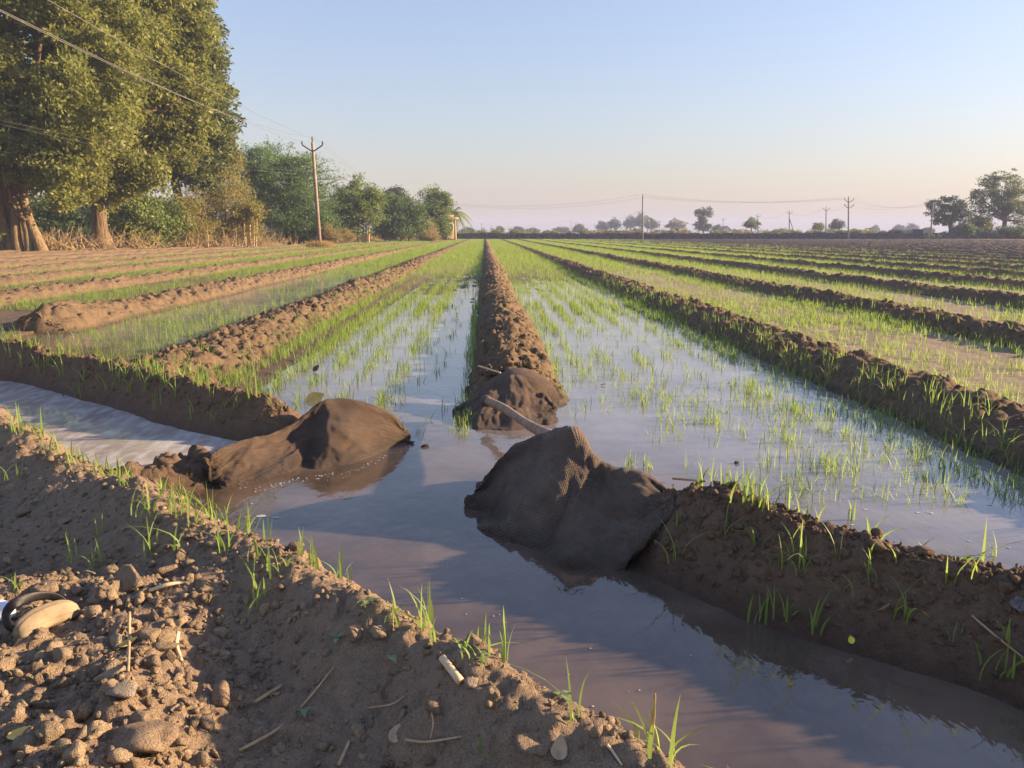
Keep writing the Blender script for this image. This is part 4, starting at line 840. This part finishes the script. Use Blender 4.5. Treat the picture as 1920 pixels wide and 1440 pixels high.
tree('fig_tree', 'broad olive leaved fig with one stout trunk right of the braided stems', 54, (198, 461), [(215, 230, 95, 105, -1), (290, 170, 95, 115), (240, 80, 115, 110), (185, 318, 92, 60, -2), (300, 40, 80, 100), (265, 320, 45, 34, -2), (330, 235, 55, 70)], olive, M['bark'], 2600, 56, .8, .30, 2, ((0, 0, .62),), gap=.34, limbs=12, shell=.55, sides=14)
tree('dark_tree', 'tall dark green tree behind the figs with its edge against the sky', 63, (352, 459), [(350, 110, 70, 120), (392, 205, 46, 80), (330, 10, 62, 80), (362, 300, 66, 50), (290, -60, 90, 80), (410, 275, 28, 40), (375, 130, 40, 60)], dark, M['bark'], 2300, 40, .8, .34, 3, ((0, 0, .4),), gap=.2, limbs=11, shell=.45)
dk = [(20, 395, 90, 55), (140, 398, 80, 50), (275, 398, 70, 52)]
for i, (bx, lb) in enumerate(((20, 'dark thicket behind the braided fig stems at the left edge'), (130, 'dark low thicket between the two fig trunks'), (258, 'dark bush right of the stout fig trunk'))):
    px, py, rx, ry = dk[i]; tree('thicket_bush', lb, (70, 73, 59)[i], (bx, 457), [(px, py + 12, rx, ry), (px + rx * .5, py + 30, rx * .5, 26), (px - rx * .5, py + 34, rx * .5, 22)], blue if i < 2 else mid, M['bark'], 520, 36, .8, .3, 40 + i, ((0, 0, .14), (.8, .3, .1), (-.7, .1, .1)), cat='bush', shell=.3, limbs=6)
tree('leafy_bush', 'bright green low bush in front of the thicket right of the stout fig trunk', 60, (306, 456), [(306, 437, 26, 18), (290, 444, 14, 10)], L_('fresh bush leaf', (.05, .10, .03), (.11, .18, .06)), M['twig'], 160, 40, .5, .2, 45, ((0, 0, .06),), cat='bush', shell=.3, limbs=4)
tree('yellow_thicket', 'yellowish green thicket of thin pale stems right of the dark tree', 64, (400, 456), [(412, 330, 45, 55), (385, 385, 42, 40), (440, 385, 42, 48), (425, 300, 28, 30), (465, 410, 22, 26), (345, 420, 40, 32), (400, 425, 60, 26), (450, 430, 40, 22), (352, 395, 34, 44, -3), (370, 430, 36, 24, -3)], yell, M['twig'], 1250, 34, .75, .2, 5, ((-2.6, 0, .08), (-1.8, .2, .09), (-.8, 0, .06), (0, .2, .07), (.9, 0, .09), (1.5, .3, .06), (2.2, 0, .07)), shell=.25, limbs=14, cat='thicket', width=.3)
tree('coppiced_tree', 'coppiced stump with many upright pale shoots beside the yellowish thicket', 63, (458, 457), [(450, 400, 20, 18), (475, 395, 16, 20)], yell, M['twig'], 110, 26, .5, .18, 6, ((-.5, 0, .07), (-.2, 0, .09), (0, .1, .10), (.25, 0, .06), (.45, 0, .07), (.7, .1, .06), (.9, 0, .05)), shell=.2, limbs=7, top=2.3)
def sprays(h, foot):
    """long thin outer twigs with fine leaves"""
    g = np.random.default_rng(5); Vs = []; Fs = []; n = 0; T = []
    for (px, py, qx, qy) in ((575, 330, 640, 318), (585, 350, 650, 345), (570, 320, 622, 300), (540, 295, 548, 268), (500, 290, 505, 262), (520, 290, 524, 266), (590, 370, 642, 366), (560, 310, 600, 292), (470, 290, 455, 266), (580, 340, 645, 330), (600, 395, 650, 388)):
        a_, b_ = gy(px, py, 75) - foot, gy(qx, qy, 75) - foot; mb = MB(); P = limb(mb, a_, b_, .06, .012, int(px + py), .14, 8, 5); mb.build('twig', M['bark'], h)
        for k in range(70):
            c = P[int(g.integers(2, 8))] + g.normal(size=3) * .22; e = g.normal(size=3); e /= np.linalg.norm(e); s_ = np.cross(e, g.normal(size=3)); s_ /= np.linalg.norm(s_)
            Vs.append([c - e * .13, c + s_ * .035, c + e * .13, c - s_ * .035]); Fs.append([n, n + 1, n + 2, n + 3]); n += 4; T += [g.random()] * 4
    mesh_obj('twig_leaves', np.array(Vs).reshape(-1, 3), np.array(Fs), thorn, h, smooth=False, attr={'tone': np.array(T)})
tree('acacia_tree', 'feathery grey green acacia behind the utility pole with thin twigs reaching right', 75, (545, 452), [(520, 335, 68, 52), (478, 365, 50, 62), (572, 365, 52, 48), (560, 310, 40, 26), (492, 300, 40, 28), (600, 405, 28, 26), (530, 400, 60, 36), (475, 320, 30, 40), (500, 425, 50, 26), (555, 425, 50, 24)], thorn, M['bark'], 2100, 36, .85, .24, 7, ((0, 0, .28), (.8, .2, .18)), gap=.15, shell=.3, width=.28, limbs=12, flat=.4, extra=sprays)
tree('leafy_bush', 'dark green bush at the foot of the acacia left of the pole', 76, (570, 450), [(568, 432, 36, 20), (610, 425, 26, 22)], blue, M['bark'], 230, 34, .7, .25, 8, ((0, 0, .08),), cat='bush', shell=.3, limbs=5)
tree('round_tree', 'round green tree on several slim trunks right of the utility pole', 86, (680, 449), [(668, 375, 42, 33), (648, 402, 28, 24), (692, 398, 28, 26), (672, 345, 9, 14), (640, 370, 20, 18), (700, 370, 18, 20), (650, 425, 40, 20), (620, 405, 22, 30)], mid, M['twig'], 1000, 34, .62, .25, 9, ((-.9, 0, .1), (-.5, .2, .11), (0, 0, .16), (.3, .2, .12), (.6, 0, .13)), gap=.3, shell=.3, limbs=10)
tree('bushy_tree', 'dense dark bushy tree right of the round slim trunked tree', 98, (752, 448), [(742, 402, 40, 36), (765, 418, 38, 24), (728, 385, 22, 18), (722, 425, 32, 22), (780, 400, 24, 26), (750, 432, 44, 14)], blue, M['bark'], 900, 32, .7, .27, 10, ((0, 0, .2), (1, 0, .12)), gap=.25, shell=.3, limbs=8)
tree('pale_tree', 'grey green tree top rising behind the dense bushy tree', 118, (738, 446), [(738, 372, 24, 18), (755, 385, 20, 16)], far_g, M['bark'], 260, 32, .9, .32, 11, ((0, 0, .2),), shell=.35, limbs=6)
tree('tall_tree', 'upright tree at the end of the left tree row beside the cream building', 112, (818, 447), [(815, 382, 25, 30), (832, 398, 17, 26), (803, 408, 28, 24), (822, 420, 26, 22), (838, 375, 9, 14)], mid, M['bark'], 900, 32, .68, .27, 12, ((0, 0, .22),), gap=.3, shell=.3, limbs=8)
tree('leafy_bush', 'olive bush below the tall tree at the end of the tree row', 106, (790, 447), [(786, 428, 34, 18), (765, 432, 26, 14)], yell, M['twig'], 240, 34, .8, .26, 13, ((0, 0, .08),), cat='bush', shell=.3, limbs=5)
tree('leafy_bush', 'round dark bush against the cream building', 113, (826, 446), [(826, 431, 17, 13)], blue, M['bark'], 110, 32, .7, .26, 14, ((0, 0, .08),), cat='bush', shell=.3, limbs=4)
# dry brush
def brush(px, py, D, w, hgt, n, label, seed, rad=.035, lean=1.0):
    p = gy(px, py, D); p[2] = float(ground_z(np.array([p[0]]), np.array([p[1]]))[0]) - .03; g = np.random.default_rng(seed); mb = MB()
    for k in range(n):
        a_ = np.array([g.normal() * w * .45, g.normal() * .5, 0]); b_ = a_ + np.array([g.normal() * w * .5 * lean, g.normal() * .5, hgt * g.uniform(.25, 1)]); limb(mb, a_, b_, rad * g.uniform(.4, 1), rad * .15, seed * 100 + k, .2, 6, 5)
    o = mb.build('brush_pile', M['twig'], None); o.location = p; return tag(o, label, 'brush')
brush(115, 460, 49, 2.6, 1.5, 170, 'tangled straw coloured brush between the two fig trunks', 1); brush(255, 459, 55, 2.6, 1.6, 90, 'bare dry branches leaning right of the stout fig trunk', 2)
brush(350, 458, 60, 2.2, 3.2, 60, 'upright bare branches in front of the dark tree', 3, .05, .5); brush(410, 458, 61, 3, 1.6, 90, 'dry brown brush under the yellowish thicket', 4); brush(500, 455, 66, 2.6, 1.5, 120, 'straw coloured scrub beneath the acacia', 5, .025, .4)
mb = MB(); limb(mb, gy(70, 464, 50.5) - [0, 0, .0], gy(210, 450, 50.5), .09, .03, 4, .03); o = mb.build('fallen_branch', M['twig']); c = gy(140, 457, 50.5); tag(recentre(o, c), 'long pale fallen branch lying before the fig trunks', 'branch')
g = np.random.default_rng(3); n = 9000; y = g.uniform(44, 132, n); x = edge_x(y) - np.abs(g.normal(0, 2.2, n)) - .1; P = np.stack([x, y, ground_z(x, y) - .02], 1); h_ = .3 + 1.5 * g.random(n) ** 2.2 * np.clip(.4 + fbm(x, y, 2, 9) * 2, .1, 1.3)
k = in_view(P); tag(blades('dry_grass', P[k], h_[k], .035, M['drygrass'], 4, 2, .7, 5, spread=.16), 'straw coloured dry grass fringe along the left field border', 'grass', None, 'stuff')
n = 700; x = gy(600, 459, 60)[0] + g.normal(0, .45, n); y = 60 + g.normal(0, .4, n); P = np.stack([x, y, ground_z(x, y)], 1); tag(blades('dry_grass', P, .6, .03, M['drygrass'], 14, 2, .6, 3, spread=.1), 'dry grass clump round the foot of the near utility pole', 'grass', None, 'stuff')
for i, (px, D, lb) in enumerate(((640, 80, 'straw coloured shrub right of the near utility pole'), (800, 100, 'rounded dry yellow shrub at the end of the tree row'), (615, 74, 'yellow upright shrub just behind the utility pole'))):
    tree('dry_shrub', lb, D, (px, 452), [(px, 442, 20 if i != 2 else 10, 13 if i != 2 else 22), (px + 12, 446, 12, 8)], L_('dry shrub %d' % i, (.2, .16, .06), (.36, .28, .12)), M['twig'], 170, 30, .6, .2, 60 + i, ((0, 0, .05),), cat='shrub', shell=.2, limbs=5, width=.25)

# ------------------------------------------------------------------ buildings, wall, hedge
def building(name, loc, label, cat='building'): return empty(name, loc, label, cat)
def cbox(h, nm, c, d, m, rot=None): return MB().box(c, d, rot).build(nm, m, h, smooth=False)
p = gy(842, 436, 118); p[2] = 0; hb = building('cream_building', p, 'cream plastered building with flat roof slab half hidden behind the tall tree')
cbox(hb, 'wall', (-1.2, 3, 1.5), (4.2, 6, 3.4), M['plaster']); cbox(hb, 'roof', (-1.1, 2.9, 3.32), (5.0, 6.6, .22), M['plaster'])
for k in range(3): cbox(hb, 'pillar', (-1.6 + k * 1.25, -.12, 1.5), (.28, .22, 3.1), M['plaster'])
for k in range(2): cbox(hb, 'window', (-1.0 + k * 1.25, -.012, 1.9), (.6, .05, 1.1), M['window'])
cbox(hb, 'parapet', (-.4, .2, 3.62), (2.2, .16, .36), M['plaster'])
xs = np.arange(-9.5, 101, .28); hs = np.arange(0, 9); g = np.random.default_rng(2); V = []
top = 1.16 + .12 * fbm(xs * .6, xs * 0, 3, 71) + .10 * (g.random(len(xs)) - .4)
XX, KK = np.meshgrid(xs, np.linspace(0, 1, 7)); ZZ = KK * top[None] - .05; front = np.stack([XX, WALL_Y + .10 * (g.random(XX.shape) - .5) - .08 * (1 - KK), ZZ], -1); back = front[::-1] + np.array([0, .55, 0]); G_ = np.concatenate([front, back])
nt = NT('dark basalt rubble'); ps = nt.n('ShaderNodeNewGeometry').outputs['Position']; vo = nt.n('ShaderNodeTexVoronoi', {'Vector': ps, 'Scale': 3.4}); ed = nt.n('ShaderNodeTexVoronoi', {'Vector': ps, 'Scale': 3.4}, feature='DISTANCE_TO_EDGE')
cc = nt.mix(nt.n('ShaderNodeSeparateColor', {0: vo.outputs['Color']}).outputs[0], (.035, .032, .036), (.12, .105, .105)); cc = nt.mix(nt.ramp(ed.outputs[0], [(.0, (1, 1, 1)), (.08, (0, 0, 0))]), cc, (.015, .013, .014))
M['rubble'] = nt.done(nt.n('ShaderNodeBsdfPrincipled', {'Base Color': cc, 'Roughness': .95, 'Normal': nt.bump(nt.math('MINIMUM', ed.outputs[0], .1), .25)}))
tag(mesh_obj('stone_wall', G_.reshape(-1, 3), gridF(*G_.shape[:2])[:, ::-1], M['rubble'], smooth=False), 'long low dry stone wall of dark rubble closing the far end of the field', 'stone wall')
def belt(name, xa, xb, ya, yb, za, zb, n, per, rc, ll, mat, seed, label):
    g = np.random.default_rng(seed); Bx = [((g.uniform(xa, xb), g.uniform(ya, yb), za), (1.3, 1.3, (zb - za) * g.uniform(.55, 1.15))) for _ in range(int((xb - xa) * 1.6))]
    V, F, T = clumps(Bx, n, per, rc, ll, seed, .25); V[:, 2] = np.maximum(V[:, 2], .02); return tag(mesh_obj(name, V, F, mat, smooth=False, attr={'tone': T}), label, 'hedge', None, 'stuff')
belt('crop_belt', -10, 80, 138.5, 152, .7, 1.85, 3600, 26, .55, .3, hedge, 4, 'olive crop standing in a band behind the stone wall')
belt('crop_belt', 78, 108, 136, 146, .4, 1.35, 1100, 26, .6, .3, blue, 5, 'dark shrubs massed along the wall under the right trees')

# ------------------------------------------------------------------ right hand and distant trees
tree('neem_tree', 'large airy tree at the right edge, tallest on the right horizon', 141, (1876, 441), [(1880, 352, 38, 30), (1850, 375, 26, 20), (1908, 375, 34, 36), (1842, 398, 26, 18), (1885, 388, 30, 22), (1915, 410, 26, 16), (1826, 365, 11, 9), (1862, 338, 18, 14)], neem, M['bark'], 760, 30, .8, .36, 20, ((0, 0, .5),), gap=.5, shell=.35, limbs=14, z0=.3)
tree('neem_tree', 'smaller open crowned tree left of the largest right tree', 139, (1782, 441), [(1782, 382, 24, 17), (1764, 400, 20, 16), (1800, 402, 20, 18), (1748, 385, 12, 10), (1775, 415, 22, 10)], neem, M['bark'], 420, 28, .7, .36, 21, ((0, 0, .34),), gap=.5, shell=.35, limbs=10, z0=.3)
for i, (px, py, rx, ry, D, mt, lb) in enumerate(((1838, 420, 22, 15, 146, neem, 'bushy small tree between the two open crowned right trees'), (1808, 432, 20, 9, 138, blue, 'dark shrub beside the smaller right tree trunk'), (1900, 434, 26, 9, 137, blue, 'dark shrub under the largest right tree'), (1845, 437, 18, 7, 138, hedge, 'olive shrub under the bushy small right tree'))):
    tree('leafy_bush', lb, D, (px, 442), [(px, py, rx, ry), (px + rx * .4, py + ry * .3, rx * .6, ry * .7)], mt, M['bark'], 160, 30, .8, .38, 70 + i, ((0, 0, .12),), cat='bush', shell=.3, limbs=5, z0=.2)
fr = [(1318, 402, 18, 11, 255, far_g, 'lone upright tree with a flat crown left of the white gable'), (1130, 423, 13, 7, 400, far_g, 'low rounded far tree at the left of the hazy grove'), (1152, 419, 14, 9, 410, far_g, 'far tree second from the left in the hazy grove'), (1182, 416, 14, 12, 420, far_g, 'broad far tree at the middle of the hazy grove'), (1202, 412, 15, 14, 405, far_g, 'tallest rounded far tree of the hazy grove left of the palm'),
      (1222, 420, 12, 10, 400, far_g, 'far tree under the palm at the right of the grove'), (1268, 420, 22, 10, 340, hedge, 'wide pale brownish far tree right of the grove'), (1410, 418, 17, 11, 205, blue, 'dark round bush left of the strutted pole'), (1570, 420, 15, 11, 215, far_g, 'round blue green tree left of the tall double armed pole'), (1535, 424, 11, 7, 205, mid, 'feathery small tree left of the round blue green tree'),
      (1640, 429, 7, 5, 520, far_g, 'tiny far tree left of the dark stacked load'), (1685, 427, 9, 6, 520, far_g, 'tiny far tree above the dark stacked load'), (1710, 427, 12, 7, 500, far_g, 'far tree right of the dark stacked load'), (878, 431, 12, 4, 300, far_g, 'low far bush right of the palm'), (937, 430, 6, 5, 380, far_g, 'tiny round far tree between two thin far poles'), (973, 430, 10, 5, 400, far_g, 'low far tree right of the thin far poles'),
      (1000, 432, 14, 4, 450, far_g, 'flat far tree line before the grove'), (1052, 431, 18, 5, 430, far_g, 'wide low far tree left of the short far pole'), (1085, 428, 12, 7, 400, far_g, 'far tree right of the short far pole'), (1345, 428, 9, 6, 330, far_g, 'hazy far tree beside the white gable'), (1465, 434, 16, 4, 260, far_g, 'low far bushes under the strutted pole'), (1600, 434, 14, 4, 330, far_g, 'low far bushes right of the tall double armed pole'), (1740, 432, 12, 5, 330, far_g, 'far bushes left of the leaning right pole')]
for i, (px, py, rx, ry, D, mt, lb) in enumerate(fr):
    bl = [(px, py, rx * .75, ry), (px - rx * .5, py + ry * .35, rx * .5, ry * .7), (px + rx * .45, py + ry * .3, rx * .5, ry * .75)]
    if i == 0: bl = [(1310, 400, 10, 9), (1325, 399, 11, 9), (1318, 412, 8, 9), (1312, 424, 12, 9), (1326, 426, 9, 7)]
    tree('distant_tree', lb, D, (px, 440), bl, mt, M['bark'], 120 if i else 260, 26, D / 330, D / 620, 100 + i, ((0, 0, D / 900),), group='trees along the far horizon', shell=.3, limbs=4, z0=.0, sides=6)
def palm(px, base_y, D, top_y, frond, label, seed, n=16):
    foot = gy(px, base_y, D); foot[2] = 0; tp = gy(px, top_y, D) - foot; h = empty('palm_tree', foot, label, 'palm'); g = np.random.default_rng(seed); MB().tube([(0, 0, 0), (.15, 0, tp[2] * .5), tp], [.24, .18, .15], 8).build('trunk', M['bark'], h)
    Vs = []; Fs = []; T = []; n0 = 0
    for k in range(n):
        az = k / n * 6.283 + g.normal() * .15; el = g.uniform(-.5, 1.25); L = frond * g.uniform(.8, 1.1); t = np.linspace(0, 1, 12); ce = np.stack([np.cos(az) * t * L * math.cos(el * .7), np.sin(az) * t * L * math.cos(el * .7), L * (math.sin(el) * t - .75 * t * t)], 1) + tp
        sdv = np.array([-math.sin(az), math.cos(az), 0])
        for j in range(1, 12):
            for sg in (-1, 1):
                ll = L * .26 * math.sin(min(1, t[j] * 1.05) * math.pi) ** .6 + .1; tip = ce[j] + sdv * sg * ll * .75 + (ce[j] - ce[j - 1]) * 1.2 + np.array([0, 0, -ll * .55])
                Vs += [ce[j - 1], ce[j], tip]; Fs.append([n0, n0 + 1, n0 + 2]); n0 += 3; T += [g.random()] * 3
    mesh_obj('crown', np.array(Vs), np.array(Fs), mid, h, smooth=False, attr={'tone': np.array(T)})
palm(852, 440, 122, 397, 3.1, 'coconut palm with drooping fronds beside the cream building', 3); palm(1213, 440, 400, 410, 5.0, 'hazy far palm rising from the grove beside the tall single pole', 4)
p = gy(1362, 436, 255); p[2] = 0; hb = building('gabled_house', p, 'small white gabled house far off right of the lone flat crowned tree'); mb = MB().add([(-1.6, 0, 0), (1.6, 0, 0), (1.6, 0, 2.2), (0, 0, 3.4), (-1.6, 0, 2.2), (-1.6, 6, 0), (1.6, 6, 0), (1.6, 6, 2.2), (0, 6, 3.4), (-1.6, 6, 2.2)], [(0, 1, 2, 3, 4), (5, 9, 8, 7, 6), (1, 6, 7, 2), (0, 4, 9, 5)]); mb.build('wall', M['whitewash'], hb, smooth=False)
MB().add([(-2.1, -.4, 1.9), (0, -.4, 3.5), (2.1, -.4, 1.9), (-2.1, 6.4, 1.9), (0, 6.4, 3.5), (2.1, 6.4, 1.9), (-2.1, -.4, 1.75), (0, -.4, 3.35), (2.1, -.4, 1.75), (-2.1, 6.4, 1.75), (0, 6.4, 3.35), (2.1, 6.4, 1.75)], [(0, 1, 4, 3), (1, 2, 5, 4), (6, 9, 10, 7), (7, 10, 11, 8), (0, 6, 7, 1), (1, 7, 8, 2), (3, 4, 10, 9), (4, 5, 11, 10), (0, 3, 9, 6), (2, 8, 11, 5)]).build('roof', M['roofm'], hb, smooth=False)
cbox(hb, 'window', (0, -.03, 1.2), (.7, .06, .8), M['window'])
p = gy(1384, 436, 262); p[2] = 0; hb = building('long_shed', p, 'long low shed with a dull flat roof right of the white gable', 'shed'); cbox(hb, 'wall', (0, 0, 1), (5.6, 4, 2), M['whitewash']); cbox(hb, 'roof', (0, 0, 2.12), (6.2, 4.6, .22), M['roofm']); cbox(hb, 'door', (-.6, -2.03, .8), (.9, .06, 1.6), M['window'])
p = gy(1690, 441, 141); p[2] = 0; hb = building('loaded_cart', p, 'dark stacked load with a pale sheet beyond the wall left of the right trees', 'load')
g = np.random.default_rng(8); V, F = clod_shape(3, 71); mesh_obj('stack', V * np.array([2.3, 1.2, .9]) + [-1.7, 0, 1.1], F, M['dark'], hb, attr={}); cbox(hb, 'box', (2.9, 0, 1.05), (1.4, 1.4, 1.6), M['dark']); cbox(hb, 'sheet', (.95, .1, 1.15), (2.1, .9, 1.1), M['plaster'])

# ------------------------------------------------------------------ utility poles and wires
def pole(px, base_y, D, top_y, label, r=.13, arms=1, mat='farpole', lean=0.0, parts=True, strut=False, z0=None, tx=None):
    foot = gy(px, base_y, D); foot[2] = 0 if z0 is None else z0; tp = gy(px if tx is None else tx, top_y, D) - foot; h = empty('utility_pole', foot, label, 'utility pole', 'utility poles'); Hh = tp[2]; u = tp / np.linalg.norm(tp)
    MB().tube([np.zeros(3) - [0, 0, .2], u * Hh * .5, u * Hh * .95], [r, r * .85, r * .7], 8).build('post', M[mat], h); pts = []
    def insul(c, s=1.0): MB().tube([c, c + [0, 0, .06 * s], c + [0, 0, .10 * s], c + [0, 0, .18 * s], c + [0, 0, .24 * s]], np.array([.03, .075, .05, .08, .04]) * s, 8).build('insulator', M['insul'], h); pts.append(foot + c + [0, 0, .2 * s])
    for k in range(arms):
        zt = u * (Hh * .95 - .62 - k * .95); w = .75
        MB().tube([zt + [-w, -.12, .42], zt + [-w * .93, -.12, .38], zt + [-.12, -.12, .0], zt + [.12, -.12, 0], zt + [w * .93, -.12, .38], zt + [w, -.12, .42]], .05, 6).build('crossarm', M['steel'], h)
        insul(zt + np.array([-w, -.12, .44])); insul(zt + np.array([w, -.12, .44]))
    MB().tube([u * Hh * .9, u * Hh * .985], .045, 6).build('top_pin', M['steel'], h); insul(u * Hh * .97)
    if strut: MB().tube([u * Hh * .72, np.array([1.9, 0, -.2])], [r * .7, r * .8], 6).build('strut', M[mat], h)
    return pts
zf = float(ground_z(np.array([gy(600, 459, 60)[0]]), np.array([60.]))[0])
p1 = pole(600, 459, 60, 256, 'nearest utility pole, brown and weathered, standing before the acacia', .15, 1, 'pole', z0=zf, tx=585)
mbp = MB(); f1 = gy(600, 459, 60)
p2 = pole(1205, 447, 133, 364, 'tall single pole standing before the wall left of the lone far tree', .15, 0); p3 = pole(1591, 447, 133, 368, 'tall double armed pole standing before the wall right of the centre', .15, 2)
p4 = pole(1549, 440, 185, 387, 'medium pole left of the tall double armed pole', .16, 1); p5 = pole(1480, 440, 212, 394, 'strutted pole with a sloping brace behind the wall', .17, 1, strut=True); p6 = pole(1421, 440, 235, 401, 'short pole beside the dark round bush', .15, 1)
p7 = pole(1745, 444, 136, 376, 'leaning pole left of the smaller right tree', .15, 1, tx=1750); p8 = pole(1356, 440, 300, 408, 'small far pole right of the lone flat crowned tree', .17, 1); p9 = pole(1237, 440, 330, 412, 'small far pole right of the hazy grove', .17, 1); p10 = pole(1071, 440, 340, 413, 'short far pole left of the hazy grove', .17, 0)
p11 = pole(903, 440, 420, 418, 'thin far pole nearest to the palm', .18, 1); p12 = pole(921, 440, 460, 423, 'thin far pole second from the palm', .18, 1); p13 = pole(758, 447, 130, 366, 'pole top showing above the bushy left trees', .15, 1); p14 = pole(1816, 440, 150, 392, 'thin pole between the two right trees', .10, 0)
def wire(a_, b_, sag, label, r=.012, n=40):
    t = np.linspace(0, 1, n)[:, None]; P = np.asarray(a_) * (1 - t) + np.asarray(b_) * t; P[:, 2] -= (4 * sag * t * (1 - t))[:, 0]; c = P.mean(0); return tag(recentre(MB().tube(P, r, 5).build('power_wire', M['wire']), c), label, 'wire', 'overhead wires')
wl = ('lower left', 'lower right', 'topmost')
off = [np.array([-11.6, -18, 8.55]), np.array([-10.1, -18, 8.55]), np.array([-10.85, -18, 9.0])]
for k in range(3): wire(p1[k], off[k], (1.3, 1.2, 2.1)[k], '%s wire running from the near pole past the figs to upper left' % wl[k], .009, 60); wire(p1[k], p13[k], .9, '%s wire running from the near pole to the pole in the trees' % wl[k], .007)
lo = gy(590, 322, 60); wire(lo, gy(0, 225, 30), .35, 'upper of two thin service wires crossing before the figs', .003); wire(lo - [0, 0, .18], gy(0, 233, 30), .4, 'lower of two thin service wires crossing before the figs', .003)
wire(p2[-1], gy(840, 381, 134), 1.1, 'upper far wire from the tall single pole toward the palm', .012); wire(p2[-1] - [0, 0, .5], gy(840, 383, 134), 1.2, 'lower far wire from the tall single pole toward the palm', .012)
for k in range(3): wire(p2[-1] - [0, 0, .25 * k], p3[k if k < 2 else 4], .9, '%s far wire between the two tall poles' % ('first', 'second', 'third')[k], .011); wire(p3[k], p7[k], 1.2, '%s far wire from the double armed pole to the leaning pole' % ('left', 'right', 'top')[k], .011)
wire(p4[0], p5[0], 1.4, 'far wire between the medium pole and the strutted pole', .012); wire(p5[0], p6[0], 1.5, 'far wire between the strutted pole and the short pole', .012); wire(p4[1], p3[2], .8, 'far wire from the medium pole to the double armed pole', .011); wire(p11[0], p10[0], 2.0, 'far wire from the thin far pole to the short far pole', .02); wire(p10[0], p2[0] - [0, 0, 2.6], 2.2, 'far wire rising from the short far pole to the tall single pole', .018)

# ------------------------------------------------------------------ haze
nt = NT('pale dusty air'); vp = nt.n('ShaderNodeVolumePrincipled', {'Color': (.60, .68, .98), 'Density': HAZE, 'Anisotropy': 0.0}); nt.t.links.new(vp.outputs[0], nt.out.inputs['Volume'])
tag(MB().box((0, 0, 13.5), (3300, 3300, 31)).build('haze', nt.m, smooth=False), 'pale dusty evening haze over the whole field', None, None, 'stuff')
